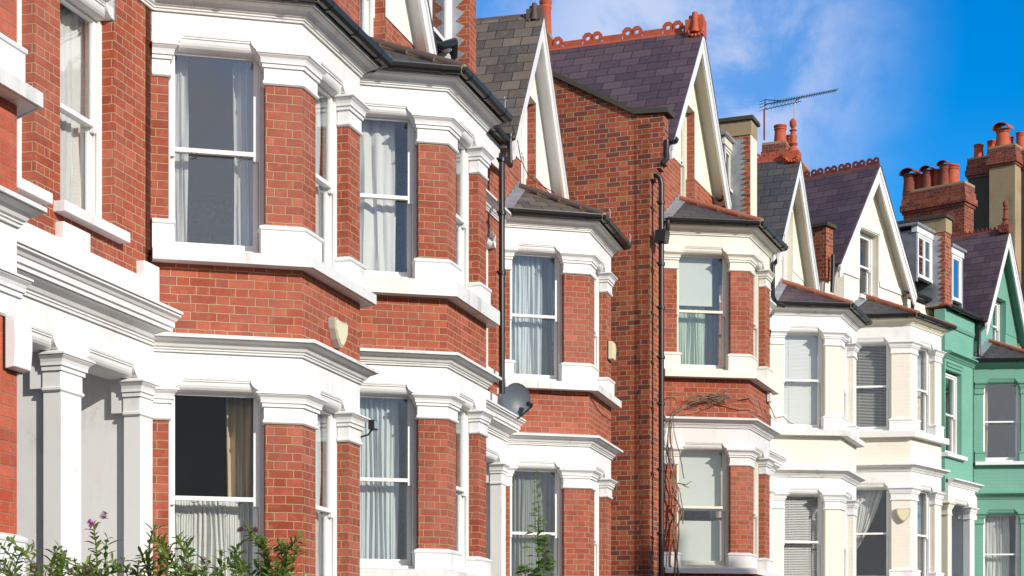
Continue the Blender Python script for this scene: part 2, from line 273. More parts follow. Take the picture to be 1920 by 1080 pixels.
# ------------------------------------------------------------------ mesh tools
class Facet:
    def __init__(s, o, e):
        s.o = Vector(o); s.e = Vector(e).normalized(); s.n = Vector((s.e.y, -s.e.x))
    def P(s, a, d, h):
        p = s.o + s.e * a + s.n * d
        return (p.x, p.y, h)
class MB:
    def __init__(s): s.v = []; s.f = []
    def add(s, vs, fs):
        k = len(s.v); s.v += [tuple(x) for x in vs]; s.f += [tuple(i + k for i in f) for f in fs]; return s
    def hexa(s, p):
        return s.add(p, [(0, 3, 2, 1), (4, 5, 6, 7), (0, 1, 5, 4), (1, 2, 6, 5), (2, 3, 7, 6), (3, 0, 4, 7)])
    def box(s, x0, x1, y0, y1, z0, z1):
        return s.hexa([(x0, y0, z0), (x1, y0, z0), (x1, y1, z0), (x0, y1, z0), (x0, y0, z1), (x1, y0, z1), (x1, y1, z1), (x0, y1, z1)])
    def fbox(s, F, a0, a1, d0, d1, h0, h1):
        return s.hexa([F.P(a, d, h) for h in (h0, h1) for a, d in ((a0, d0), (a1, d0), (a1, d1), (a0, d1))])
    def prism(s, pts, off):          # polygon (3-D points) extruded by a vector
        n = len(pts); off = Vector(off); q = [tuple(Vector(p) + off) for p in pts]
        return s.add(list(pts) + q, [tuple(range(n)), tuple(range(2 * n - 1, n - 1, -1))] + [(i, (i + 1) % n, n + (i + 1) % n, n + i) for i in range(n)])
    def fpoly(s, F, pts, d0, d1):    # (a,h) outline on a facet, between two depths
        a = [F.P(x, d0, h) for x, h in pts]; v = Vector(F.P(0, d1, 0)) - Vector(F.P(0, d0, 0))
        return s.prism(a, v)
    def plan(s, pts, z0, z1):
        return s.prism([(p[0], p[1], z0) for p in pts], (0, 0, z1 - z0))
    def sweep(s, path, prof, closed=False):
        P = [Vector(p) for p in path]; n = len(P); rings = []
        for i in range(n):
            def nn(a, b):
                e = (b - a).normalized(); return Vector((e.y, -e.x))
            if closed: n1 = nn(P[i - 1], P[i]); n2 = nn(P[i], P[(i + 1) % n])
            else:
                n1 = nn(P[i - 1], P[i]) if i > 0 else nn(P[0], P[1]); n2 = nn(P[i], P[i + 1]) if i < n - 1 else n1
            m = (n1 + n2) / max(0.15, 1 + n1.dot(n2))
            rings.append([(P[i].x + m.x * d, P[i].y + m.y * d, h) for d, h in prof])
        k = len(prof); vs = [p for r in rings for p in r]; fs = []
        for i in range(n if closed else n - 1):
            j = (i + 1) % n
            for q in range(k): fs.append((i * k + q, i * k + (q + 1) % k, j * k + (q + 1) % k, j * k + q))
        if not closed: fs += [tuple(range(k)), tuple(range(n * k - 1, (n - 1) * k - 1, -1))]
        return s.add(vs, fs)
    def tube(s, pts, r, n=8, caps=True):
        P = [Vector(p) for p in pts]; rr = r if isinstance(r, (list, tuple)) else [r] * len(P); vs = []; fs = []; up = None
        for i, p in enumerate(P):
            t = (P[min(i + 1, len(P) - 1)] - P[max(i - 1, 0)]).normalized()
            if up is None: up = Vector((0, 0, 1)) if abs(t.z) < 0.9 else Vector((1, 0, 0))
            x = t.cross(up)
            if x.length < 1e-4: x = t.cross(Vector((0.3, 1, 0)))
            x.normalize(); y = t.cross(x).normalized(); up = -y if y.dot(up) < 0 else y
            up = x.cross(t).normalized()
            for k in range(n):
                a = 2 * math.pi * k / n; vs.append(tuple(p + x * math.cos(a) * rr[i] + up * math.sin(a) * rr[i]))
        for i in range(len(P) - 1):
            for k in range(n): fs.append((i * n + k, i * n + (k + 1) % n, (i + 1) * n + (k + 1) % n, (i + 1) * n + k))
        if caps: fs += [tuple(range(n)), tuple(range(len(P) * n - 1, (len(P) - 1) * n - 1, -1))]
        return s.add(vs, fs)
    def lathe(s, c, prof, n=16):
        vs = []; fs = []
        for r, z in prof:
            for k in range(n): a = 2 * math.pi * k / n; vs.append((c[0] + r * math.cos(a), c[1] + r * math.sin(a), c[2] + z))
        for i in range(len(prof) - 1):
            for k in range(n): fs.append((i * n + k, i * n + (k + 1) % n, (i + 1) * n + (k + 1) % n, (i + 1) * n + k))
        fs += [tuple(range(n)), tuple(range(len(prof) * n - 1, (len(prof) - 1) * n - 1, -1))]
        return s.add(vs, fs)
    def build(s, name, mat, parent=None, smooth=False, frame=None, recalc=True, bevel=0.0):
        me = bpy.data.meshes.new(name); me.from_pydata(s.v, [], s.f)
        bm = bmesh.new(); bm.from_mesh(me)
        if recalc: bmesh.ops.recalc_face_normals(bm, faces=bm.faces)
        if bevel: 
            ed = [e for e in bm.edges if len(e.link_faces) == 2 and e.calc_face_angle(0) > 0.6]
            bmesh.ops.bevel(bm, geom=ed, offset=bevel, segments=2, affect='EDGES', profile=0.5)
        uvl = bm.loops.layers.uv.new('UVMap'); Z = Vector((0, 0, 1))
        bm.normal_update()
        for f in bm.faces:
            n = f.normal
            t = Z.cross(n) if abs(n.z) < 0.985 else Vector((1, 0, 0))
            if t.length < 1e-5: t = Vector((1, 0, 0))
            t.normalize(); b = n.cross(t)
            for l in f.loops: l[uvl].uv = (l.vert.co.dot(t), l.vert.co.dot(b))
            f.smooth = smooth
        org = Vector((0, 0, 0))
        if frame is not None: bmesh.ops.transform(bm, matrix=frame, verts=bm.verts)
        if parent is None and len(bm.verts):
            xs = [v.co.x for v in bm.verts]; ys = [v.co.y for v in bm.verts]; zs = [v.co.z for v in bm.verts]
            org = Vector(((min(xs) + max(xs)) / 2, (min(ys) + max(ys)) / 2, min(zs)))
            bmesh.ops.translate(bm, verts=bm.verts, vec=-org)
        bm.to_mesh(me); bm.free()
        me.materials.append(M[mat]); o = bpy.data.objects.new(name, me); col.objects.link(o)
        if smooth:
            try: me.set_sharp_from_angle(angle=R(42))
            except Exception: pass
        o.location = org
        if parent is not None: o.parent = parent
        return o
def tag(o, label=None, cat=None, group=None, kind=None):
    if label: o['label'] = label
    if cat: o['category'] = cat
    if group: o['group'] = group
    if kind: o['kind'] = kind
    return o
def empty(name, loc, rz=0.0):
    o = bpy.data.objects.new(name, None); col.objects.link(o); o.location = loc; o.rotation_euler = (0, 0, rz); o.empty_display_size = 0.3; return o

# ------------------------------------------------------------------ ground
MB().box(-200, 300, -200, 400, -0.3, 0).build('ground', 'soil')
g = MB(); g.box(-0.2, 7.5, -60, 12, 0.004, 0.012); tag(g.build('road', 'asphalt'), kind='structure')
g = MB(); g.box(-2.2, -0.2, -60, 12, 0.004, 0.13); g.box(7.5, 9.5, -60, 12, 0.004, 0.13); tag(g.build('pavement', 'paving'), kind='structure')
tag(bpy.data.objects['ground'], kind='structure')

# the house across the road, whose chimney throws its shadow on the far bays
def opposite():
    e = empty('brick_house', (21.0, 9.0, 0)); tag(e, 'brick house across the road, its chimney shadow falling on the tall side wall', 'house')
    MB().box(-2.5, 4.5, -7, 6.5, 0, 8.4).build('wall', 'red_brick', e)
    m = MB(); m.prism([(-3.0, -7.3, 8.2), (4.9, -7.3, 8.2), (1.0, -7.3, 11.2)], (0, 14.0, 0)); m.build('roof', 'grey_slate', e)
    m = MB(); m.box(-0.9, -0.1, -1.9, 0.3, 8, 13.9); m.box(-0.98, -0.02, -1.98, 0.38, 13.4, 13.7); ch = m.build('chimney', 'stock_brick', e)
    for k in range(3): MB().lathe((-0.5, -1.6 + 0.7 * k, 13.9), [(0.17, 0), (0.14, 0.6), (0.17, 0.62), (0.17, 0.7)], 12).build('chimney_pot', 'terracotta', ch, True)
opposite()

# ------------------------------------------------------------------ house frame
class House:
    def __init__(s, name, th, cx, Z, label, Lc=1.3, Wf=1.45, cat='house', inner=None):
        s.th = R(th); s.u = Vector((math.sin(s.th), math.cos(s.th))); s.v = Vector((-math.cos(s.th), math.sin(s.th)))
        s.L = Lc; s.W = Wf; s.dy = -Lc * math.sin(R(60)); s.dx = Lc * 0.5
        if inner is None:
            C = Vector(((cx - CXP) / FPX * Z, Z)); s.I = C - s.u * s.dx - s.v * s.dy
        else: s.I = Vector(inner)
        s.root = empty(name, (s.I.x, s.I.y, 0), math.atan2(s.u.y, s.u.x)); tag(s.root, label, cat, 'terraced houses')
        s.M = Matrix.Translation((s.I.x, s.I.y, 0)) @ Matrix.Rotation(math.atan2(s.u.y, s.u.x), 4, 'Z')
        s.Cz = (s.I + s.u * s.dx + s.v * s.dy).y
        a = (0, 0); b = (s.dx, s.dy); c = (s.dx + Wf, s.dy); d = (2 * s.dx + Wf, 0); s.pts = (a, b, c, d); s.bw = d[0]
        s.F = [Facet(a, (b[0], b[1])), Facet(b, (1, 0)), Facet(c, (d[0] - c[0], d[1] - c[1]))]
        s.MW = Facet((0, 0), (1, 0))
    def zc(s, py): return CZ + (HOR - py) * s.Cz / FPX
    def lx(s, px, ly=0.0):
        k = (px - CXP) / FPX; b = s.I + s.v * ly
        return (k * b.y - b.x) / (s.u.x - k * s.u.y)
    def z(s, py, lx, ly=0.0):
        return CZ + (HOR - py) * (s.I + s.u * lx + s.v * ly).y / FPX
    def P(s, px, py, ly=0.0):
        x = s.lx(px, ly); return (x, ly, s.z(py, x, ly))

def top(mb, name, mat, H, label, cat, group=None, **kw):
    return tag(mb.build(name, mat, None, frame=H.M, **kw), label, cat, group)
def thing_at(H, name, loc, label, cat, group=None):
    p = H.M @ Vector(loc); e = empty(name, p); e.rotation_euler = (0, 0, math.atan2(H.u.y, H.u.x)); tag(e, label, cat, group); return e
def sub(mb, name, mat, e, loc, **kw):   # mesh given in house coords, made local to a thing placed at loc
    mb.v = [(x - loc[0], y - loc[1], z - loc[2]) for x, y, z in mb.v]; return mb.build(name, mat, e, **kw)

CORNICE = [(0, 0), (0.022, 0.0), (0.022, 0.018), (0.036, 0.022), (0.036, 0.036), (0.055, 0.042), (0.066, 0.062), (0.09, 0.082), (0.125, 0.094), (0.14, 0.10), (0.14, 0.108), (0.162, 0.108), (0.162, 0.132), (0.155, 0.14), (0, 0.165)]
def prof_at(pr, z, k=1.0, kh=1.0): return [(d * k, z + h * kh) for d, h in pr]
def CAP(z0, z1):
    H_ = z1 - z0
    return [(-0.02, z0), (0.012, z0), (0.026, z0 + 0.012), (0.026, z0 + 0.03), (0.014, z0 + 0.04), (0.014, z0 + H_ * 0.52), (0.032, z0 + H_ * 0.52), (0.032, z0 + H_ * 0.64), (0.046, z0 + H_ * 0.64),
            (0.046, z0 + H_ * 0.72), (0.055, z0 + H_ * 0.80), (0.078, z0 + H_ * 0.87), (0.078, z0 + H_ * 0.90), (0.09, z0 + H_ * 0.90), (0.09, z0 + H_ * 0.95), (0.03, z1 + 0.012), (-0.02, z1 + 0.012)]
def BASE(z0, z1): return [(-0.02, z0), (0.045, z0), (0.045, z1 - 0.05), (0.055, z1 - 0.045), (0.06, z1 - 0.03), (0.055, z1 - 0.015), (0.01, z1 + 0.005), (-0.02, z1 + 0.005)]
def SILL(z0, z1, d=0.14): return [(-0.2, z0), (d - 0.03, z0), (d - 0.028, z0 + 0.006), (d - 0.02, z0 + 0.006), (d - 0.018, z0), (d, z0), (d, z1 - 0.012), (d - 0.01, z1 - 0.004), (0.05, z1 + 0.012), (-0.2, z1 + 0.012)]

def frieze(H, F, s0, s1, ops, cb, ct, hd, top_, mat, th=0.13, name='frieze', parent=None, round_=True):
    mb = MB(); pts = [(s0, cb)]
    for a, b in ops:
        n = 7; ea, eh = 0.13, hd - ct
        pts += [(a, cb), (a, ct - 0.004)]
        pts += [(a + ea * math.sin(R(90 * i / n)), hd - eh * math.cos(R(90 * i / n))) for i in range(n + 1)]
        pts += [(b - ea * math.cos(R(90 * i / n)), hd - eh * math.sin(R(90 * i / n))) for i in range(n + 1)]
        pts += [(b, ct - 0.004), (b, cb)]
    pts += [(s1, cb), (s1, top_), (s0, top_)]
    mb.fpoly(F, pts, 0.0, -th)
    for a, b in ops:                 # moulded roll set back in the head of the opening
        pr = [(-th, hd + 0.004), (-0.003, hd + 0.004), (-0.003, hd - 0.01), (-0.012, hd - 0.012), (-0.012, hd - 0.026), (-0.024, hd - 0.03)]
        pr += [(-0.024 - 0.075 * (1 - math.cos(R(90 * i / 5))), hd - 0.034 - 0.075 * math.sin(R(90 * i / 5))) for i in range(6)]
        pr += [(-th, hd - 0.112)]
        A = [F.P(a + 0.04, d, h) for d, h in pr]; e = Vector(F.P(b - 0.04, 0, 0)) - Vector(F.P(a + 0.04, 0, 0))
        mb.prism(A, e)
    return mb.build(name, mat, parent or H.root)

def window(H, F, a, b, z0, z1, wood='white_gloss', gl='clear_glass', rec=0.11, split=0.5, fr=0.045, parent=None, gl2=None, horns=True, hooks=False):
    """vertical sliding sash window: frame, two sashes, two panes"""
    m = MB(); par = parent or H.root
    m.fbox(F, a, a + fr, -rec - 0.13, -rec, z0, z1); m.fbox(F, b - fr, b, -rec - 0.13, -rec, z0, z1)
    m.fbox(F, a + fr, b - fr, -rec - 0.13, -rec, z1 - fr * 0.9, z1)
    m.fbox(F, a + 0.0, b - 0.0, -rec - 0.13, -rec + 0.05, z0 - 0.02, z0 + 0.035)
    m.fbox(F, a + fr, a + fr + 0.012, -rec - 0.02, -rec + 0.008, z0 + .035, z1 - fr * 0.9); m.fbox(F, b - fr - 0.012, b - fr, -rec - 0.02, -rec + 0.008, z0 + .035, z1 - fr * 0.9)
    wn = m.build('window', wood, par)
    zm = z0 + (z1 - z0) * split; A = a + fr + 0.013; B = b - fr - 0.013; t = 0.042; T = z1 - fr * 0.9; Bz = z0 + 0.035
    d = -rec - 0.022
    u = MB(); u.fbox(F, A, A + t, d - 0.035, d, zm - (0.06 if horns else 0.02), T); u.fbox(F, B - t, B, d - 0.035, d, zm - (0.06 if horns else 0.02), T)
    u.fbox(F, A + t, B - t, d - 0.035, d, T - t, T); u.fbox(F, A + t, B - t, d - 0.035, d + 0.004, zm - 0.02, zm + 0.018)
    u.build('sash', wood, wn)
    if hooks:
        hk = MB()
        for q in (0.27, 0.78):
            c = A + (B - A) * q; hk.tube([F.P(c + 0.028 * math.cos(x), d + 0.006, zm - 0.022 - 0.02 * math.sin(x)) for x in [math.pi * i / 8 for i in range(9)]], 0.0035, 5)
        hk.build('sash_lift', 'black_iron', wn)
    d2 = d - 0.04
    l = MB(); l.fbox(F, A, A + t, d2 - 0.035, d2, Bz, zm + 0.02); l.fbox(F, B - t, B, d2 - 0.035, d2, Bz, zm + 0.02)
    l.fbox(F, A + t, B - t, d2 - 0.035, d2, Bz, Bz + 0.075); l.fbox(F, A + t, B - t, d2 - 0.035, d2, zm - 0.015, zm + 0.02)
    l.build('sash', wood, wn)
    MB().fbox(F, A + t - .004, B - t + .004, d - 0.02, d - 0.016, zm + .014, T - t + .004).build('pane', gl, wn)
    MB().fbox(F, A + t - .004, B - t + .004, d2 - 0.02, d2 - 0.016, Bz + .071, zm - .011).build('pane', gl2 or gl, wn)
    return (A + t, B - t, Bz + 0.075, T - t)

def casement(H, F, a, b, z0, z1, wood, gl, rec=0.05, lights=2, transom=0.5, parent=None):
    m = MB(); fr = 0.05
    m.fbox(F, a, a + fr, -rec - 0.06, -rec, z0, z1); m.fbox(F, b - fr, b, -rec - 0.06, -rec, z0, z1)
    m.fbox(F, a + fr, b - fr, -rec - 0.06, -rec, z1 - fr, z1); m.fbox(F, a - 0.02, b + 0.02, -rec - 0.06, -rec + 0.05, z0 - 0.03, z0 + 0.03)
    wn = m.build('window', wood, parent or H.root); A = a + fr; B = b - fr; wd = (B - A) / lights
    for i in range(lights):
        q = MB(); x0 = A + wd * i; x1 = x0 + wd; t = 0.035; dd = -rec - 0.015
        q.fbox(F, x0, x0 + t, dd - 0.03, dd, z0 + .03, z1 - fr); q.fbox(F, x1 - t, x1, dd - 0.03, dd, z0 + .03, z1 - fr)
        q.fbox(F, x0 + t, x1 - t, dd - 0.03, dd, z0 + .03, z0 + .03 + t); q.fbox(F, x0 + t, x1 - t, dd - 0.03, dd, z1 - fr - t, z1 - fr)
        if transom:
            zt = z0 + (z1 - z0) * transom; q.fbox(F, x0 + t, x1 - t, dd - 0.03, dd - .002, zt - 0.012, zt + 0.012)
        q.build('sash', wood, wn)
        MB().fbox(F, x0 + t - .003, x1 - t + .003, dd - 0.018, dd - 0.014, z0 + .03 + t, z1 - fr - t).build('pane', gl, wn)

def curtain(H, F, s0, s1, z0, z1, mat, label, d=-0.34, folds=9, amp=0.025, name='curtain', gather=0.0, swag=None, group='curtains in the bay windows'):
    nx = folds * 8; nz = 14; vs = []; fs = []; ph = random.random() * 6
    for j in range(nz + 1):
        t = j / nz; h = z0 + (z1 - z0) * t
        for i in range(nx + 1):
            q = i / nx; w_ = s1 - s0
            a = s0 + w_ * q
            if gather: a = s0 + w_ * q * (1 - gather * math.sin(t * math.pi) * 0.6) if gather > 0 else s1 - w_ * (1 - q) * (1 + gather * math.sin(t * math.pi) * .6)
            if swag: a = s0 + w_ * q * (swag + (1 - swag) * max(0, (t - 0.15) / 0.85) ** 0.8)
            k = 2 * math.pi * folds * q + ph + 0.5 * math.sin(q * 17 + t * 2)
            o = amp * (0.6 + 0.5 * math.sin(q * 9 + ph)) * math.sin(k) + 0.007 * math.sin(2.3 * k + t * 3) + 0.006 * math.sin(t * 9 + q * 20)
            vs.append(F.P(a + 0.008 * math.sin(t * 5 + q * 11), d + o, h))
    for j in range(nz):
        for i in range(nx): p = j * (nx + 1) + i; fs.append((p, p + 1, p + nx + 2, p + nx + 1))
    m = MB(); m.add(vs, fs)
    o = m.build(name, mat, None, True, H.M, recalc=False); tag(o, label, 'curtain', group)
    md = o.modifiers.new('thick', 'SOLIDIFY'); md.thickness = 0.0015
    return o
def venetian(H, F, s0, s1, z0, z1, mat, label, d=-0.27, pitch=0.03, tilt=50):
    m = MB(); z = z1 - 0.04; m.fbox(F, s0, s1, d - 0.02, d + 0.02, z1 - 0.035, z1)
    while z > z0:
        c, s_ = math.cos(R(tilt)) * 0.0135, math.sin(R(tilt)) * 0.0135
        m.hexa([F.P(a, d + k * c, z - k * s_ + e) for e in (0, 0.0018) for a, k in ((s0, 1), (s1, 1), (s1, -1), (s0, -1))]); z -= pitch
    for q in (0.2, 0.8): m.fbox(F, s0 + (s1 - s0) * q - .002, s0 + (s1 - s0) * q + .002, d + .014, d + .016, z0, z1)
    return top(m, 'venetian_blind', mat, H, label, 'blind', 'venetian blinds in the cream houses')
def roller(H, F, s0, s1, z0, z1, mat, label, d=-0.27):
    m = MB(); m.fbox(F, s0, s1, d - 0.001, d + 0.001, z0, z1); m.fbox(F, s0, s1, d - 0.008, d + 0.006, z0 - 0.02, z0)
    return top(m, 'roller_blind', mat, H, label, 'blind', 'roller blinds')

GUT = [(0.0, 0.0), (0.012, -0.035), (0.045, -0.058), (0.085, -0.058), (0.115, -0.035), (0.125, 0.0), (0.125, 0.012), (0.117, 0.012), (0.117, 0.0), (0.108, -0.03), (0.083, -0.048), (0.047, -0.048), (0.02, -0.03), (0.008, 0.0)]
def gutter(H, path, z, mat='black_plastic', off=0.15, clips=True, parent=None):
    m = MB(); m.sweep(path, [(d + off, z + h) for d, h in GUT])
    P = [Vector(p) for p in path]
    for a, b in zip(P, P[1:]):
        ln = (b - a).length; e = (b - a) / ln; F = Facet(a, e); k = max(1, int(ln / 0.62))
        for i in range(k + 1):
            s_ = 0.09 + (ln - 0.18) * i / k
            m.sweep([F.P(s_ - 0.025, 0, 0)[:2], F.P(s_ + 0.025, 0, 0)[:2]], [(d * 1.06 + off - 0.004, z + h * 1.12 - 0.002) for d, h in GUT])
    return m.build('gutter', mat, parent or H.root, False)

def bay(H, ys, op=(0.14, 0.98), trim='white_stucco', brick='red_brick', pier='pier_brick', wood='white_gloss', gls=('clear_glass', 'clear_glass'), frontgl='clear_glass',
        roof='grey_slate', hip='brown_tile', gut=True, cornice_mat=None, lower_trim=None, roofrise=0.58, hooks=False, splits=(0.5, 0.5), sillmat=None):
    fr2, ct2, cb2, pt2, st2, bt2, bb2, fr1, ct1, cb1, pt1, st1 = [H.zc(y) for y in ys]
    lt = lower_trim or trim
    a, b, c, d = H.pts; F0, F1, F2 = H.F; root = H.root
    o0 = op; o1 = (0.32, H.W - 0.32); o2 = (H.L - op[1], H.L - op[0])
    th = 0.22
    def off(F, s, dd): return F.P(s, dd, 0)[:2]
    inner = lambda p, q: None
    # corner inner points
    mi = [Vector(b) + Vector((-0.5 * 0 + 0.5774 * 0.0, 0)), Vector(c)]
    bi = Vector(b) - (F0.n + F1.n) / (1 + F0.n.dot(F1.n)) * th; ci = Vector(c) - (F1.n + F2.n) / (1 + F1.n.dot(F2.n)) * th
    piers = [[(0, 0), off(F0, o0[0], 0), off(F0, o0[0], -th), (0.0, th)],
             [off(F0, o0[1], 0), b, off(F1, o1[0], 0), off(F1, o1[0], -th), tuple(bi), off(F0, o0[1], -th)],
             [off(F1, o1[1], 0), c, off(F2, o2[0], 0), off(F2, o2[0], -th), tuple(ci), off(F1, o1[1], -th)],
             [off(F2, o2[1], 0), (H.bw, 0), (H.bw, th), off(F2, o2[1], -th)]]
    cpath = [[(0, 0), off(F0, o0[0], 0), off(F0, o0[0], -0.1)],
             [off(F0, o0[1], -0.1), off(F0, o0[1], 0), b, off(F1, o1[0], 0), off(F1, o1[0], -0.1)],
             [off(F1, o1[1], -0.1), off(F1, o1[1], 0), c, off(F2, o2[0], 0), off(F2, o2[0], -0.1)],
             [off(F2, o2[1], -0.1), off(F2, o2[1], 0), (H.bw, 0)]]
    full = [a, b, c, d]
    # walls between and below the windows
    MB().sweep(full, [(0, bb2 - 0.1), (0, bt2 + 0.01), (-th, bt2 + 0.01), (-th, bb2 - 0.1)]).build('bay_wall', brick, root)
    MB().sweep(full, [(0, 0), (0, st1 - 0.07), (-th, st1 - 0.07), (-th, 0)]).build('bay_wall', brick, root)
    for (cb, ct, pt, st, bt, tm, gi) in ((cb2, ct2, pt2, st2, bt2, trim, 0), (cb1, ct1, pt1, st1, st1 - 0.09, lt, 1)):
        fr = (fr2, fr1)[gi]; hd = ct + 0.095
        MB().sweep(full, SILL(bt, st)).build('sill', sillmat or ('worn_stucco' if tm == 'white_stucco' else tm), root)
        for k in range(4):
            MB().plan(piers[k], st - 0.02, cb + 0.02).build('pier', pier, root)
            MB().sweep(cpath[k], CAP(cb, ct)).build('capital', tm, root)
            MB().sweep(cpath[k], BASE(st - 0.005, pt)).build('pier_base', tm, root)
        for F, ln, o in ((F0, H.L, o0), (F1, H.W, o1), (F2, H.L, o2)):
            frieze(H, F, 0.0, ln, [o], cb + 0.03, ct, hd, fr + 0.05, tm)
        MB().sweep(full, [(-0.13, fr), (-0.01, fr), (-0.01, fr + 0.13), (-0.25, fr + 0.13), (-0.25, fr)]).build('lintel_backing', 'room_wall', root)
        MB().sweep(full, prof_at(CORNICE, fr)).build('cornice', cornice_mat if (cornice_mat and gi == 0) else ('worn_stucco' if tm == 'white_stucco' else tm), root)
        for i, (F, o) in enumerate(((F0, o0), (F1, o1), (F2, o2))):
            window(H, F, o[0] - 0.035, o[1] + 0.01, st + 0.015, hd - 0.05, wood, gls[gi] if i == 0 else frontgl, split=splits[gi], hooks=hooks and i == 0)
    # bay roof
    ze = fr2 + 0.17; zt = ze + roofrise; e = 0.24
    m0 = (F0.n + F1.n) / (1 + F0.n.dot(F1.n)); m1 = (F1.n + F2.n) / (1 + F1.n.dot(F2.n))
    E0 = Vector((0, 0)) + Vector((-e / math.sin(R(60)), 0)); E1 = Vector(b) + m0 * e; E2 = Vector(c) + m1 * e; E3 = Vector((H.bw + e / math.sin(R(60)), 0))
    A1 = Vector((0.90 * H.L / 1.3, 0)); A2 = Vector((H.bw - 0.9 * H.L / 1.3, 0))
    def v3(p, z): return (p.x, p.y, z)
    rf = MB(); rf.prism([v3(E0, ze), v3(E1, ze), v3(A1, zt)], (0, 0, -0.03)); rf.prism([v3(E1, ze), v3(E2, ze), v3(A2, zt), v3(A1, zt)], (0, 0, -0.03)); rf.prism([v3(E2, ze), v3(E3, ze), v3(A2, zt)], (0, 0, -0.03))
    ro = rf.build('bay_roof', roof, root)
    for P0, P1 in ((E1, A1), (E2, A2)):
        hp = MB(); p0 = Vector(v3(P0, ze + 0.01)); p1 = Vector(v3(P1, zt + 0.02)); n = 4
        for i in range(n):
            q0 = p0.lerp(p1, i / n + 0.005); q1 = p0.lerp(p1, (i + 1) / n - 0.006); hp.tube([q0, q1], [0.062, 0.056], 10)
        ht = hp.build('hip_tile', hip, ro, True)
        MB().tube([Vector(v3(P0, ze + 0.0)), Vector(v3(P1, zt + 0.0))], 0.055, 8).build('mortar_bedding', 'mortar', ro, True)
    # stepped lead flashing against the wall
    fl = MB(); n = 6
    for i in range(n):
        q = i / n; x = E0.x + 0.22 + (A1.x - E0.x - 0.22) * q; z = ze + (zt - ze) * q; s_ = (A1.x - E0.x) / n
        fl.prism([(x, -0.012, z), (x + s_ * 1.05, -0.012, z + (zt - ze) / n), (x + s_ * 1.0, -0.012, z + (zt - ze) / n + 0.12), (x + s_ * 0.15, -0.012, z + 0.15)], (0, 0.006, 0))
    n_ = (Vector(v3(E1, ze)) - Vector(v3(E0, ze))).cross(Vector(v3(A1, zt)) - Vector(v3(E0, ze))).normalized()
    if n_.z < 0: n_ = -n_
    p0 = Vector(v3(E0, ze)) + n_ * 0.008; p1 = Vector(v3(A1, zt)) + n_ * 0.008; dd = Vector((F0.e.x, F0.e.y, 0)) * 0.2
    fl.prism([p0, p0 + dd, p1 + (Vector(v3(E1, ze)) - Vector(v3(A1, zt))).normalized() * 0.12, p1], n_ * 0.006)
    fl.build('lead_flashing', 'lead', ro)
    if gut: gutter(H, full, fr2 + 0.185)
    H.zz = dict(fr2=fr2, ct2=ct2, cb2=cb2, pt2=pt2, st2=st2, bt2=bt2, bb2=bb2, fr1=fr1, ct1=ct1, cb1=cb1, pt1=pt1, st1=st1, ze=ze, zt=zt, o0=o0, o1=o1)
    # rooms
    rm = MB(); y1 = 3.2
    rm.box(-0.05, H.bw + 0.05, y1, y1 + 0.1, 0, fr2 + 0.1); rm.box(-0.12, -0.02, 0.0, y1, 0, fr2 + 0.1); rm.box(H.bw + 0.02, H.bw + 0.12, 0.0, y1, 0, fr2 + 0.1)
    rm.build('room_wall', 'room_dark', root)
    fp = [(0, y1), (0.02, 0.2), (H.dx * 1.0 + 0.1, H.dy + 0.24), (H.dx + H.W - 0.1, H.dy + 0.24), (H.bw - 0.02, 0.2), (H.bw, y1)]
    fl = MB(); fl.plan(fp, bb2 + 0.0, bb2 + 0.12); fl.plan(fp, fr2 + 0.0, fr2 + 0.1); fl.plan(fp, max(0.1, st1 - 0.8), max(0.2, st1 - 0.7)); fl.build('room_floor', 'room_floor', root)

def wall(H, s0, s1, z0, z1, mat, ops=(), th=0.24, name='front_wall', dy=0.0, parent=None):
    xs = sorted({s0, s1} | {o[0] for o in ops} | {o[1] for o in ops}); m = MB()
    for x0, x1 in zip(xs, xs[1:]):
        zs = [(z0, z1)]
        for o in ops:
            if o[0] <= x0 + 1e-6 and o[1] >= x1 - 1e-6:
                nz = []
                for p, q in zs:
                    if o[2] > p: nz.append((p, min(q, o[2])))
                    if o[3] < q: nz.append((max(p, o[3]), q))
                zs = nz
        for p, q in zs: m.box(x0, x1, dy, dy + th, p, q)
    return m.build(name, mat, parent or H.root)

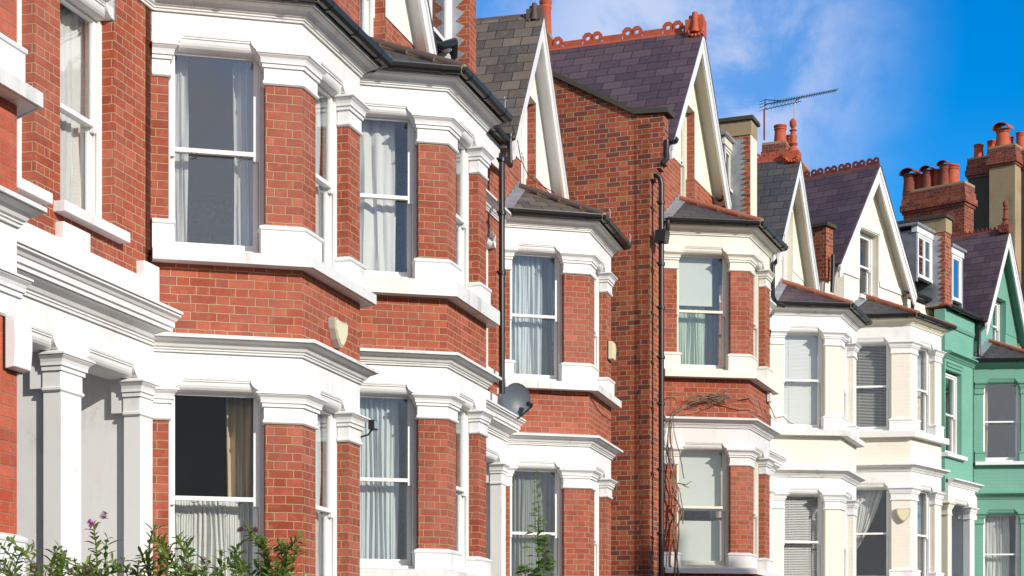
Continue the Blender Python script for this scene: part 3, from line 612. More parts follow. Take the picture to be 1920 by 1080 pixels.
def gable(H, c, hw, zf, za, p=0.18, wallmat='red_brick', render='rough_render', board='white_gloss', roof='purple_slate', ridge='terracotta', style='plain', back=4.5, zbase=None, win=True, wz=(None, None),
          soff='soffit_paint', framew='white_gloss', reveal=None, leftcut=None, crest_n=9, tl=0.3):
    """front gable: wall, window, bargeboards, roof slopes, ridge tiles"""
    H.gr = (c - hw + 0.05, c + hw - 0.05)
    root = H.root; zb = zbase if zbase is not None else H.zz['ze'] - 0.05; sl = (za - zf) / hw
    ow = 0.42; wt = zf + 1.08; wb = H.zz['zt'] + 0.05
    if wz[0] is not None: wb = wz[0]
    if wz[1] is not None: wt = wz[1]
    ops = [(c - ow, c + ow, wb, wt)] if win else []
    xl = c - hw + 0.08; xr = c + hw - 0.08
    wall(H, xl, xr, zb, zf, wallmat, [(c - ow, c + ow, wb, zf + 9)] if win else [], name='gable_wall')
    y0 = -0.012
    if win:
        pts = [(xl, zf), (c - ow, zf), (c - ow, wt), (c + ow, wt), (c + ow, zf), (xr, zf), (xr, zf + 0.05), (c, za - 0.1), (xl, zf + 0.05)]
    else: pts = [(xl, zf), (xr, zf), (xr, zf + 0.05), (c, za - 0.1), (xl, zf + 0.05)]
    MB().prism([(x, y0, z) for x, z in pts], (0, 0.22, 0)).build('gable_panel', render, root)
    if win:
        if reveal:
            for q0, q1 in ((c + ow - 0.001, c + ow + 0.01), (c - ow - 0.01, c - ow + 0.001)): MB().box(q0, q1, 0.004 + y0, 0.12, wb, wt - 0.003).build('window_reveal', reveal, root)
        F = H.MW
        window(H, F, c - ow, c + ow, wb, wt - 0.02, framew, 'clear_glass', rec=0.14)
        m = MB(); m.box(c - ow - 0.05, c + ow + 0.05, -0.06, 0.1, wb - 0.07, wb); m.build('sill', framew, root)
    # bargeboards with soffits behind them
    for sg in (-1, 1):
        d = Vector((sg * hw, 0, zf - za)); ln = d.length; d.normalize(); nrm = Vector((-sg * d.z * sg * sg, 0, 0)); up = Vector((sg * (za - zf) / ln, 0, hw / ln))
        A = Vector((c, -p, za)); B = Vector((c + sg * hw, -p, zf)); bw = 0.19
        low = Vector((0, 0, -bw / math.cos(math.atan(sl))))
        e2 = d * 0.12
        m = MB(); m.prism([A, B + e2, B + e2 + low * 0.75 - d * 0.02, B + low - d * 0.05, A + low], (0, -0.035, 0))
        m.prism([A + Vector((0, -0.035, 0)), B + e2 + Vector((0, -0.035, 0)), B + e2 + Vector((0, -0.035, 0)) + low * 0.3, A + Vector((0, -0.035, 0)) + low * 0.3], (0, -0.022, 0))
        m.build('bargeboard', board, root)
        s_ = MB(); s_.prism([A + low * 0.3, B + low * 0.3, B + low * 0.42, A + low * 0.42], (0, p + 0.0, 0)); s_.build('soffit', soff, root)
        # roof slope
        up3 = up * 0.03; A2 = Vector((c, -p - 0.06, za)) + up * 0.01; B2 = Vector((c + sg * hw, -p - 0.06, zf)) + up * 0.01 + d * 0.08
        bk = Vector((0, back + p, 0))
        r = MB(); r.prism([A2, B2, B2 + bk, A2 + bk], up * 0.035); r.build('roof', roof, root)
    # ridge
    z0 = za + 0.04; y = -p - 0.05; i = 0
    rr = MB(); cr = MB()
    while y < back - 0.2:
        y2 = y + tl
        hx = 0.12; hz = 0.17
        rr.prism([(c, y + .004, z0 + 0.045), (c + hx, y + .004, z0 - hz), (c + hx - 0.02, y + .004, z0 - hz - 0.0), (c, y + .004, z0), (c - hx + 0.02, y + .004, z0 - hz), (c - hx, y + .004, z0 - hz)], (0, tl - 0.008, 0))
        if style == 'crest' and i % 2 == 1 or style == 'crests':
            for q in (0.27, 0.73):
                ro_, ri = (0.10, 0.036) if style == 'crest' else (0.078, 0.028); cc = Vector((c, y + tl * q, z0 + ro_ + 0.02)); n = 8
                vs = []; fs = []
                for s2 in (-0.014, 0.014):
                    for rad in (ro_, ri):
                        for k in range(n): a = 2 * math.pi * (k + 0.5) / n; vs.append((cc.x + s2, cc.y + rad * math.cos(a), cc.z + rad * math.sin(a)))
                for k in range(n):
                    k2 = (k + 1) % n
                    fs += [(k, k2, n + k2, n + k), (2 * n + k, 3 * n + k, 3 * n + k2, 2 * n + k2), (k, 2 * n + k, 2 * n + k2, k2), (n + k, n + k2, 3 * n + k2, 3 * n + k)]
                cr.add(vs, fs)
            cr.box(c - 0.013, c + 0.013, y + 0.015, y2 - 0.015, z0 + 0.0, z0 + 0.085)
        elif style == 'crest': cr.box(c - 0.012, c + 0.012, y + 0.006, y2 - 0.006, z0 + 0.01, z0 + 0.12)
        elif style == 'saw':
            for q in range(3):
                w_ = tl / 3; cr.prism([(c - 0.012, y + w_ * q, z0 + 0.02), (c - 0.012, y + w_ * (q + 1), z0 + 0.02), (c - 0.012, y + w_ * (q + .5), z0 + 0.12)], (0.024, 0, 0))
        y = y2; i += 1
    ro = rr.build('ridge_tile', ridge, root)
    if cr.v: cr.build('ridge_crest', ridge, ro)
    return sl

def finial(H, c, y, z, mat, kind=0, s=1.0):
    m = MB()
    if kind == 0:    # ridge terminal: block, upright roll and a shell of lobes at its foot
        m.box(c - 0.09 * s, c + 0.09 * s, y - 0.02, y + 0.22 * s, z - 0.10 * s, z + 0.12 * s)
        m.prism([(c - 0.075 * s, y, z + 0.10 * s), (c + 0.075 * s, y, z + 0.10 * s), (c + 0.05 * s, y, z + 0.18 * s), (c - 0.05 * s, y, z + 0.18 * s)], (0, 0.18 * s, 0))
        m.tube([(c - 0.10 * s, y + 0.09 * s, z - 0.06 * s), (c - 0.09 * s, y + 0.09 * s, z + 0.06 * s), (c - 0.05 * s, y + 0.10 * s, z + 0.20 * s)], [0.055 * s, 0.036 * s, 0.04 * s], 10)
        for k in range(7):
            a = R(180 * k / 6); m.lathe((c - 0.10 * s, y + 0.08 * s + 0.09 * s * math.cos(a), z - 0.05 * s - 0.05 * s * math.sin(a)), [(0.004, -0.028 * s), (0.024 * s, -0.018 * s), (0.03 * s, 0), (0.02 * s, 0.02 * s), (0.004, 0.028 * s)], 8)
    else:            # turned finial with a ball on top
        m.box(c - 0.11 * s, c + 0.11 * s, y - 0.02, y + 0.25 * s, z - 0.10 * s, z + 0.10 * s)
        m.lathe((c, y + 0.1 * s, z), [(0.12 * s, 0.08 * s), (0.09 * s, 0.14 * s), (0.05 * s, 0.2 * s), (0.08 * s, 0.24 * s), (0.05 * s, 0.28 * s), (0.045 * s, 0.45 * s), (0.065 * s, 0.47 * s), (0.03 * s, 0.5 * s), (0.06 * s, 0.56 * s), (0.06 * s, 0.62 * s), (0.02 * s, 0.67 * s)], 12)
        for k in range(7):
            a = R(180 * k / 6); m.lathe((c - 0.12 * s, y + 0.1 * s + 0.1 * s * math.cos(a), z - 0.02 - 0.06 * s * math.sin(a)), [(0.004, -0.03 * s), (0.03 * s, -0.015 * s), (0.03 * s, 0.015 * s), (0.004, 0.03 * s)], 8)
    return m.build('finial', mat, H.root, True)

def pot(par, c, r, h, mat, hood=False, taper=0.85, local=None):
    m = MB(); pr = [(r * 1.05, 0), (r * 1.05, 0.04), (r, 0.06), (r * taper, h * 0.8), (r * taper * 1.12, h * 0.83), (r * taper * 1.12, h * 0.87), (r * taper, h * 0.9), (r * taper * 1.18, h * 0.95), (r * taper * 1.18, h), (r * taper * .85, h), (r * taper * .8, h * 0.5)]
    m.lathe(c, pr, 16); o = m.build('chimney_pot', mat, par, True)
    if hood:
        q = MB(); n = 8; z = c[2] + h + 0.0; ww = r * 1.2
        for a0 in range(n):
            t0 = math.pi * a0 / n; t1 = math.pi * (a0 + 1) / n
            q.hexa([(c[0] + x, c[1] + rr * math.cos(t), z + rr * math.sin(t) * .75 + 0.0 + x * 0.1) for rr in (ww, ww * .88) for x, t in ((-ww, t0), (ww, t0), (ww, t1), (-ww, t1))])
        q.build('pot_hood', mat, par)
    return o
def pipe(H, pts, r=0.035, mat='black_iron', collars=(), name='downpipe', n=10, parent=None):
    m = MB(); P = [Vector(p) for p in pts]
    m.tube(P, r, n)
    for x, y, z in collars:
        m.lathe((x, y, z - 0.03), [(r * 1.0, 0), (r * 1.35, 0.006), (r * 1.35, 0.05), (r * 1.0, 0.056)], n); m.box(x - r * 2.2, x + r * 2.2, y - 0.004, y + 0.05, z - 0.012, z + 0.012)
    return m.build(name, mat, parent or H.root, True)

# ================================================================== the houses
H1 = House('terraced_house', 15.8, 566, 16.0, 'red brick house with the nearest large bay and a white columned porch')
H2 = House('terraced_house', 16.1, 838, 19.47, 'red brick house whose bay has black plastic gutters, directly right of the nearest large bay')
H3 = House('terraced_house', 15.0, 1105, 24.96, 'red brick house with satellite dish beside its bay and brown weathered slate gable', Lc=1.23)
H4 = House('terraced_house', 20.8, 1404, 28.0, 'red brick house with ivory trim, tall exposed side wall and purple slate gable', Lc=1.36)
H5 = House('terraced_house', 21.8, 1576, 32.45, 'cream painted house with white trim, the left one of the two cream bays')
H6 = House('terraced_house', 37.8, 1707, 36.2, 'cream painted house with triangular cream gable, between the other cream house and the green house')
H7 = House('terraced_house', 35.0, 0, 0, 'green painted house at the right edge of the photo', inner=(10.33, 40.5))
H0 = House('terraced_house', 15.8, 0, 0, 'orange red brick bay house cut off by the left edge of the photo', inner=tuple(H1.I + H1.u * (-3.4 - 2.75)))

Y1 = (45, 104, 165, 427, 485, 507, 636, 671, 737, 797, 1085, 1140)
Y2 = (172, 220, 272, 487, 530, 560, 657, 689, 740, 787, 1030, 1070)
Y3 = (436, 477, 516, 682, 720, 735, 814, 838, 880, 917, 1093, 1130)
Y4 = (445, 477, 510, 664.5, 698, 712, 783, 804, 843, 874.5, 1037, 1066)
Y5 = (594, 623, 649.5, 780, 808, 819, 883, 896, 926, 956, 1085, 1112)
Y6 = (610, 640, 663, 784, 808, 820, 871, 883, 913, 938, 1067, 1090)
bay(H1, Y1, (0.14, 0.98), cornice_mat='worn_stucco', gls=('grey_glass', 'dark_glass'), hooks=True, splits=(0.5, 0.49))
bay(H2, Y2, (0.14, 0.99), gls=('clear_glass', 'clear_glass'))
bay(H3, Y3, (0.10, 0.87), gls=('clear_glass', 'clear_glass'), roof='weathered_slate')
bay(H4, Y4, (0.22, 1.07), trim='ivory_stucco', lower_trim='grey_stucco', wood='ivory_gloss', hip='red_tile')
bay(H5, Y5, (0.24, 1.02), brick='cream_brick', pier='cream_brick', roof='purple_slate', hip='red_tile', hooks=True)
bay(H6, Y6, (0.12, 0.93), brick='cream_brick', pier='cream_brick', hip='red_tile', cornice_mat='cream_stucco', gls=('clear_glass', 'clear_glass'), hooks=True)
# house 7 and house 0 get their lines from the wall plane
def lines(H, ys, Zc): return [HOR - (HOR - y) * Zc / H.Cz for y in ys]
Y7 = lines(H7, (692, 718, 740, 847, 867, 873, 924, 936, 963, 983, 1097, 1120), 40.5)
bay(H7, Y7, (0.19, 1.02), trim='green_stucco', brick='green_brick', pier='green_brick', hip='red_tile', sillmat='white_stucco', gls=('grey_glass', 'clear_glass'), hooks=True)
k0 = H0.Cz / H1.Cz
Y0 = [HOR - (HOR - y) * H1.Cz / H0.Cz for y in Y1]
bay(H0, Y0, (0.14, 0.98), brick='orange_brick', pier='orange_brick')

# ------------------------------------------------------------------ house 1 : main wall, window, porch
z = H1.zz
def wall_window(H, a, b, zs, ze_, trim, wood, gl='clear_glass', split=0.5, proj=0.1, ext=0.1, head=True, y=0.0):
    F = Facet((0, y), (1, 0))
    if head:
        # moulded lintel block with shouldered head
        frieze(H, F, a - 0.02, b + 0.02, [(a + 0.0, b - 0.0)], ze_ - 0.10, ze_ - 0.095, ze_, ze_ + 0.09, trim, name='window_head')
    window(H, F, a, b, zs, ze_ - 0.05, wood, gl, split=split)
    m = MB(); m.hexa([(x, yy + y, zz_) for zz_ in (zs - 0.085, zs) for x, yy in ((a - ext, -proj), (b + ext, -proj), (b + ext, 0.12), (a - ext, 0.12))]); m.build('sill', trim, H.root, bevel=0.004)
WA = (-1.55, -0.68); WB = (-2.80, -1.93)
zs = z['st2'] - 0.0; zh = z['ct2'] + 0.05
for Hh, o, s0, s1 in ((H1, WA, -1.74, 0.0),):
    wall(Hh, s0, s1, z['bb2'] - 0.2, z['fr2'] + 0.9, 'red_brick', [(o[0], o[1], zs - 0.05, zh)])
    wall_window(Hh, o[0], o[1], zs, zh, 'white_stucco', 'white_gloss', split=0.48)
o0 = (H1.lx(0) * 0 + WB[0] + 6.15, WB[1] + 6.15)   # same wall seen from house 0's frame (its bay starts 6.15 m earlier)
wall(H0, 2.75, 6.15 - 1.74, z['bb2'] - 0.2, z['fr2'] + 0.9, 'red_brick', [(o0[0], o0[1], zs - 0.05, zh)])
wall_window(H0, o0[0], o0[1], zs, zh, 'white_stucco', 'white_gloss', split=0.48)
def clr(H, a, b, z0): return MB().sweep([(a, 0), (b, 0)], prof_at(CORNICE, z0))
clr(H1, -1.74, 0.06, z['fr2']).build('cornice', 'white_stucco', H1.root); clr(H0, 2.7, 6.15 - 1.74, z['fr2']).build('cornice', 'white_stucco', H0.root)

PCORN = [(0, 0), (0.022, 0.0), (0.022, 0.02), (0.036, 0.024), (0.036, 0.04), (0.055, 0.046), (0.075, 0.075), (0.12, 0.10), (0.15, 0.108), (0.15, 0.118), (0.17, 0.118), (0.17, 0.15), (0.19, 0.155), (0.19, 0.2), (0.205, 0.205), (0.22, 0.225), (0.25, 0.24), (0.25, 0.262), (0.268, 0.262), (0.268, 0.285), (0.02, 0.31), (0, 0.31)]
def porch(H, s0, s1, cols, zd, trim, blocks=(), depth=1.1, y=-0.02, par=None, doors=True, side='white_stucco', ends=None, colmats=None, corn=PCORN):
    fr, ct, cb = zd; F = Facet((0, y), (1, 0)); e = par or H.root
    ops = []
    edges = [s0] + [c for cc in cols for c in cc] + [s1]
    for i in range(len(cols) - 1): ops.append((cols[i][1], cols[i + 1][0]))
    if cols[0][0] > s0 + 0.3: ops.insert(0, (s0 + 0.02, cols[0][0]))
    pr = frieze(H, F, s0, s1, ops, cb + 0.03, ct, ct + 0.11, fr + 0.05, trim, th=0.28, name='porch')
    MB().sweep([(s0, y), (s1, y)], prof_at(corn, fr)).build('cornice', trim, pr)
    pm = MB(); pm.box(s0, s1, -0.045, 0.2, fr + 0.05, fr + 0.55)
    for a, b in blocks: pm.box(a, b, -0.075, 0.2, fr + 0.1, fr + 0.68)
    if par is None and blocks: pm.build('parapet', trim, pr, bevel=0.008)
    for i, (a, b) in enumerate(cols):
        cm = colmats[i] if colmats else trim
        MB().box(a, b - (0.03 if i == len(cols) - 1 else 0), y + 0.008, y + 0.16, 0, cb + 0.03).build('column', cm, pr)
        MB().sweep([(a, y + 0.16), (a, y + 0.02), (b, y + 0.02), (b, y + 0.16)], CAP(cb, ct)).build('capital', cm, pr)
    # recess: side walls, back wall and door
    rw = MB()
    for i, (a, b) in enumerate(cols): rw.box(a + 0.06, b - 0.045, y + 0.161, depth, 0, ct + 0.1)
    rw.box(s0, s1, depth, depth + 0.1, 0, fr); rw.box(s0, s1, 0.26, depth, ct + 0.1, ct + 0.16)
    if cols[0][0] > s0 + 0.3: rw.box(s0 - .05, s0 + 0.01, 0.0, depth, 0, fr)
    rw.build('porch_recess', side, pr)
    for a, b in ops:
        if b - a > 0.6: MB().box(a + 0.08, b - 0.08, depth - 0.05, depth - 0.002, 0.3, ct - 0.5).build('door', 'door_paint', pr)
    return pr
porch(H1, -3.36, 0.02, [(-1.56, -1.24), (-0.24, 0.02)], (z['fr1'] + 0.04, z['ct1'] + 0.03, z['cb1']), 'white_stucco', blocks=[(-1.62, -1.2), (-0.28, 0.0)])

# ------------------------------------------------------------------ house 2 : gable, wall beyond the bay, dormer, porch end
z2 = H2.zz
zf2 = H2.z(105, H2.lx(822, -0.18), -0.18); 
gable(H2, 1.37, 1.55, zf2, zf2 + 2.25, wallmat='red_brick', roof='purple_slate', reveal='pier_brick', soff='white_gloss')
eav2 = zf2 - 0.12
s_end = 4.3
wall(H2, H2.bw, s_end, z2['fr1'], eav2 - 0.35, 'red_brick', [(3.1, 3.9, z2['st2'], z2['ct2'])])
wall_window(H2, 3.1, 3.9, z2['st2'], z2['ct2'] + 0.02, 'white_stucco', 'white_gloss')
wall(H2, 2.9, s_end, eav2 - 0.35, eav2, 'white_stucco', dy=-0.015, name='eaves_frieze')
MB().sweep([(2.9, -0.015), (s_end, -0.015)], [(0, eav2 - 0.37), (0.03, eav2 - 0.37), (0.03, eav2 - 0.34), (0.05, eav2 - 0.33), (0.05, eav2 - 0.3), (0, eav2 - 0.29)]).build('moulding', 'white_stucco', H2.root)
clr(H2, H2.bw - 0.05, s_end, z2['fr2'] - 0.0).build('cornice', 'white_stucco', H2.root)
gutter(H2, [(2.95, 0), (s_end, 0)], eav2 + 0.03, off=0.05)
# main roof slope and dormer of house 2
def slope(H, s0, s1, zf, za, run, roof, y0=-0.05):
    up = Vector((0, -(za - zf), run)).normalized(); k = (za - zf) / run; m = MB()
    def seg(a, b, ya):
        if b - a > 0.02: m.prism([(a, ya, zf + (ya - y0) * k), (b, ya, zf + (ya - y0) * k), (b, y0 + run, za), (a, y0 + run, za)], up * 0.03)
    g0, g1 = getattr(H, 'gr', (99, 99))
    if s1 <= g0 or s0 >= g1: seg(s0, s1, y0)
    else: seg(s0, g0, y0); seg(max(s0, g0), min(s1, g1), 0.35); seg(g1, s1, y0)
    return m.build('main_roof', roof, H.root)
def dormer(H, a, b, z0, z1, y, wood='white_gloss', cheek='lead', gl='blue_glass', lights=2, depth=1.6, roofc='lead', name='dormer', trans=0.5, over=0.07):
    m = MB(); m.box(a - 0.08, a, y, y + depth, z0 - 0.1, z1 + 0.05); m.box(b, b + 0.08, y, y + depth, z0 - 0.1, z1 + 0.05)
    d = m.build(name, cheek, H.root)
    MB().box(a - 0.08 - over, b + 0.08 + over, y - over, y + depth, z1 + 0.13, z1 + 0.19).build('dormer_roof', roofc, d, bevel=0.01)
    MB().box(a - 0.1, b + 0.1, y - 0.02, y + 0.1, z1, z1 + 0.13).build('fascia', wood, d)
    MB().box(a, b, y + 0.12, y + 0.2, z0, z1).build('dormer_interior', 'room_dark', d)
    F = Facet((0, y), (1, 0)); m = MB(); fr = 0.05
    m.fbox(F, a, a + fr, -0.08, 0.0, z0, z1); m.fbox(F, b - fr, b, -0.08, 0, z0, z1); m.fbox(F, a + fr, b - fr, -0.08, 0, z1 - fr, z1); m.fbox(F, a + fr, b - fr, -0.08, 0.03, z0, z0 + fr)
    wd = (b - a - 2 * fr) / lights
    for i in range(lights):
        x0 = a + fr + wd * i; x1 = x0 + wd; t = 0.04
        m.fbox(F, x0, x0 + t, -0.05, -0.015, z0 + fr, z1 - fr); m.fbox(F, x1 - t, x1, -0.05, -0.015, z0 + fr, z1 - fr); m.fbox(F, x0 + t, x1 - t, -0.05, -0.015, z1 - fr - t, z1 - fr); m.fbox(F, x0 + t, x1 - t, -0.05, -0.015, z0 + fr, z0 + fr + t)
        if trans: zt = z0 + (z1 - z0) * trans; m.fbox(F, x0 + t, x1 - t, -0.045, -0.02, zt - 0.015, zt + 0.015)
    m.build('window', wood, d)
    MB().fbox(F, a + fr, b - fr, -0.035, -0.031, z0 + fr, z1 - fr).build('pane', gl, d)
    return d
def party(H, a, b, z0, z1, y0, y1, mat='stock_brick', cap='coping_stone', front=None, steps=0, capt=0.07, flash='lead', tan=0.0, name='party_wall', slope_=0.0):
    m = MB(); m.prism([(a, y0, z0), (b, y0, z0), (b, y0, z1), (a, y0, z1)], (0, y1 - y0, 0)); pw = m.build(name, mat, H.root)
    if front: MB().box(a + 0.0, b + 0.002, y0 - 0.012, y0 + 0.0, z0, z1 - 0.001).build('party_wall_face', front, pw)
    MB().box(a - 0.05, b + 0.05, y0 - 0.06, y1, z1, z1 + capt).build('coping', cap, pw, bevel=0.008)
    if tan: MB().box(a - 0.012, b + 0.004, y0 - 0.02, y1, z1 - tan, z1 - 0.002).build('render_band', 'tan_render', pw)
    if steps:        # stepped lead flashing up the face towards the camera
        f = MB(); n = steps; zt = z1 - tan - 0.05; dz = (zt - z0) / n
        for i in range(n):
            zz_ = z0 + dz * i; f.prism([(a - 0.008, y0 + 0.16, zz_), (a - 0.008, y0 + 0.05, zz_ + dz * 0.55), (a - 0.008, y0 + 0.17, zz_ + dz * 0.9), (a - 0.008, y0 + 0.17, zz_ + dz), (a - 0.008, y1, zz_ + dz), (a - 0.008, y1, zz_)], (-0.006, 0, 0))
        f.build('lead_flashing', flash, pw)
    return pw
slope(H2, 2.9, 4.45, eav2, eav2 + 2.2, 2.6, 'grey_slate')
xb = -1.79
dormer(H3, -2.6, xb, H3.z(98, xb, 0.2), H3.z(98, xb, 0.2) + 0.95, 0.2, lights=1, cheek='white_gloss', gl='clear_glass', trans=0)
pz = H3.z(268, -1.4)
party(H3, -1.70, -1.38, pz - 0.1, pz + 2.4, -0.02, 3.0, 'red_brick', steps=14)
# swan-neck where the gable meets the roof valley
p = H2.P(850, 92, -0.1); q = H2.P(822, 78, -0.1)
pipe(H2, [(q[0], -0.02, q[2]), (q[0] + 0.1, -0.1, q[2] - 0.02), (p[0] - 0.1, -0.14, p[2] + 0.05), (p[0], -0.1, p[2] - 0.1)], 0.055, 'black_plastic')

# ------------------------------------------------------------------ house 3 : gable, wall before the bay, porch end, pipe
z3 = H3.zz
zf3 = H3.z(370, H3.lx(1060, -0.18), -0.18); za3 = H3.z(22, H3.lx(1005, -0.18), -0.18)
gable(H3, 1.37, 1.55, zf3, za3, wallmat='red_brick', roof='weathered_slate', reveal='pier_brick', style='plain', ridge='brown_tile', soff='white_gloss')
wall(H3, -1.42, 0.0, z3['fr1'], zf3 - 0.45, 'red_brick', [(-1.1, -0.35, z3['st2'], z3['ct2'])])
wall_window(H3, -1.1, -0.35, z3['st2'], z3['ct2'] + 0.02, 'white_stucco', 'white_gloss')
wall(H3, -1.42, -0.2, zf3 - 0.45, zf3 - 0.1, 'white_stucco', dy=-0.015, name='eaves_frieze')
slope(H3, -1.38, 1.3, zf3 - 0.1, zf3 + 2.0, 2.6, 'weathered_slate')
dormer(H3, -1.25, -0.75, zf3 + 0.1, zf3 + 1.1, 0.35, lights=1)
clr(H3, -1.42, 0.04, z3['fr2']).build('cornice', 'white_stucco', H3.root)
gutter(H3, [(-1.4, 0), (-0.15, 0)], zf3 - 0.05, off=0.05)
# porch shared by houses 2 and 3
porch(H3, -3.1, 0.02, [(-2.6, -2.3), (-1.55, -1.25), (-0.24, 0.02)], (z3['fr1'] + 0.03, z3['ct1'] + 0.02, z3['cb1']), 'white_stucco', blocks=[(-1.6, -1.2), (-0.3, 0.0)], y=-0.05)
# downpipe on the junction
xp = H3.lx(941, -0.22); zt_ = H3.z(400, xp, -0.22)
P1 = H3.P(956, 252, -0.16); 
pipe(H3, [(P1[0], -0.16, P1[2]), (P1[0], -0.16, P1[2] - 0.35), (P1[0] - 0.02, -0.17, P1[2] - 0.42), (xp + 0.02, -0.21, H3.z(292, xp)), (xp, -0.22, H3.z(305, xp)), (xp, -0.22, H3.z(738, xp, -0.22))], 0.04, 'black_plastic',
     [(xp, -0.22, H3.z(300, xp, -0.22)), (xp, -0.22, H3.z(512, xp, -0.22)), (xp, -0.22, H3.z(400, xp, -0.22)), (P1[0], -0.16, P1[2] - 0.02)])

# ------------------------------------------------------------------ house 4 : exposed flank, gable, pipe
z4 = H4.zz
LXF = -0.72
zf4 = H4.z(375, H4.lx(1367, -0.22), -0.22); za4 = H4.z(62, H4.lx(1313, -0.22), -0.22)
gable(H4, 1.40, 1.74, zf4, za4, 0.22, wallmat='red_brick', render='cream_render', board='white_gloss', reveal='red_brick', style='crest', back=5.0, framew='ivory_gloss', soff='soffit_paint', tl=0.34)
finial(H3, 1.37, -0.2, za3 + 0.0, 'brown_tile', 0, 0.95)
finial(H4, 1.40, -0.27, za4 + 0.06, 'terracotta', 0, 1.25)
# flank wall polygon, in the plane lx = LXF, running back from the street
def flank_pt(px, py):
    # intersection of the view ray with the plane lx = LXF
    k = (px - CXP) / FPX; b = H4.I + H4.u * LXF
    t = (k * b.y - b.x) / (H4.v.x - k * H4.v.y); return (LXF, t, CZ + (HOR - py) * (b.y + H4.v.y * t) / FPX)
f1 = flank_pt(1033, 142); f2 = flank_pt(1190, 215); f3 = flank_pt(1249, 212)
zcop = f3[2]; yk = f2[1]
fw = MB(); fw.prism([(LXF, 0.0, 0), (LXF, 0.0, z4['zt'] + 1.0), (LXF, -0.0, zcop), (LXF, yk, f2[2]), (LXF, f1[1], f1[2]), (LXF, 6.0, f1[2] + (f1[2] - f2[2]) / (f1[1] - yk) * (6 - f1[1])), (LXF, 6.0, 0)], (0.24, 0, 0))
fw.build('side_wall', 'stock_brick', H4.root)
# corbelled shoulder at the eaves
cb_ = MB(); zsh = flank_pt(1222, 335)[2]
for i in range(4): cb_.box(LXF, LXF + 0.24, -0.055 * (i + 1), -0.055 * i, zsh + 0.075 * i, zcop)
cb_.build('corbel', 'stock_brick', H4.root)
cp = MB()
F_ = lambda y_, z_: (LXF - 0.05, y_, z_)
yend = 6.0; zend = f1[2] + (f1[2] - f2[2]) / (f1[1] - yk) * (6 - f1[1])
cp.prism([F_(-0.30, zcop), F_(yk, f2[2] + 0.0), F_(yk, f2[2] + 0.075), F_(-0.30, zcop + 0.075)], (0.34, 0, 0))
cp.prism([F_(yk, f2[2]), F_(yend, zend), F_(yend, zend + 0.075), F_(yk, f2[2] + 0.077)], (0.34, 0, 0)); cp.build('coping', 'coping_stone', H4.root)
# front wall strip beside the bay and beyond it
wall(H4, LXF, 0.0, 0, zcop - 0.1, 'stock_brick', dy=0.002, name='front_wall'); wall(H4, H4.bw, 3.75, 0, zf4 - 0.1, 'red_brick')
clr(H4, H4.bw - 0.04, 3.75, z4['fr2']).build('cornice', 'ivory_stucco', H4.root)
slope(H4, 2.9, 3.8, zf4 - 0.05, zf4 + 2.0, 2.4, 'grey_slate')
a_ = -1.82; b_ = -1.38
dormer(H5, a_, b_, H5.z(352, a_, .33), H5.z(272, a_, .33), 0.33, 'ivory_gloss', lights=1, gl='dark_glass', trans=0)
gutter(H4, [(3.0, 0), (3.7, 0)], zf4 - 0.0, off=0.05)
p = H4.P(1255, 262, -0.3)
gutter(H4, [(-0.5, 0), (-0.34, 0)], H4.z(262, -0.4, -0.2), off=0.22)
pipe(H4, [(p[0], -0.26, p[2]), (p[0], -0.26, p[2] - 0.28), (p[0] - 0.02, -0.2, p[2] - 0.35)], 0.04)
# main pipe with hopper
yp = -0.16; xp = H4.lx(1240, yp)
cols_ = [(xp, yp, H4.z(y_, xp, yp)) for y_ in (380, 495, 577, 757, 670, 880, 1000)]
pipe(H4, [(xp - 0.03, -0.08, H4.z(326, xp, yp)), (xp - 0.01, -0.14, H4.z(333, xp, yp)), (xp, yp, H4.z(345, xp, yp)), (xp, yp, 0.1)], 0.042, 'black_iron', cols_)
hp = MB(); zq = H4.z(455, xp, yp); hp.prism([(xp - 0.10, yp - 0.08, zq), (xp + 0.11, yp - 0.08, zq), (xp + 0.13, yp - 0.10, zq + 0.17), (xp - 0.12, yp - 0.10, zq + 0.17)], (0, 0.16, 0)); hp.build('hopper', 'black_iron', H4.root)
g0 = H4.P(1258, 413, -0.30)
pipe(H4, [(g0[0], -0.25, g0[2]), (g0[0], -0.25, g0[2] - 0.12), (xp + 0.08, -0.2, g0[2] - 0.22), (xp + 0.08, yp, zq + 0.12)], 0.035)

# ------------------------------------------------------------------ house 5
z5 = H5.zz
zf5 = H5.z(530, H5.lx(1530, -0.2), -0.2); za5 = H5.z(300, H5.lx(1495, -0.2), -0.2)
gable(H5, 1.32, 1.55, zf5, za5, 0.2, wallmat='cream_brick', render='cream_render', roof='grey_slate', style='crests', reveal=None, back=3.0, win=True, wz=(z5['zt'], None))
finial(H5, 1.32, -0.22, za5 + 0.05, 'terracotta', 1, 1.1)
wall(H5, -1.12, 0.0, 0, zf5 - 0.1, 'cream_brick'); clr(H5, -1.12, 0.04, z5['fr2']).build('cornice', 'white_stucco', H5.root)
wall(H5, H5.bw, 3.45, 0, zf5 - 0.1, 'cream_brick')
slope(H5, -1.1, 1.3, zf5 - 0.1, zf5 + 1.6, 2.2, 'grey_slate'); slope(H5, 1.3, 3.3, zf5 - 0.1, zf5 + 1.6, 2.2, 'grey_slate')
def at_party(H, xl, xr, yt, yb, y0=0.0):
    a = H.lx(xl, y0); b = H.lx(xr, y0); return a, b, H.z(yb, a, y0), H.z(yt, a, y0)
a, b, zb_, zt_ = at_party(H5, 1408, 1418, 226, 405)
party(H5, a - 0.05, b, zb_, zt_, 0.0, 2.6, 'stock_brick', front='cream_stucco', steps=15, tan=0.25)
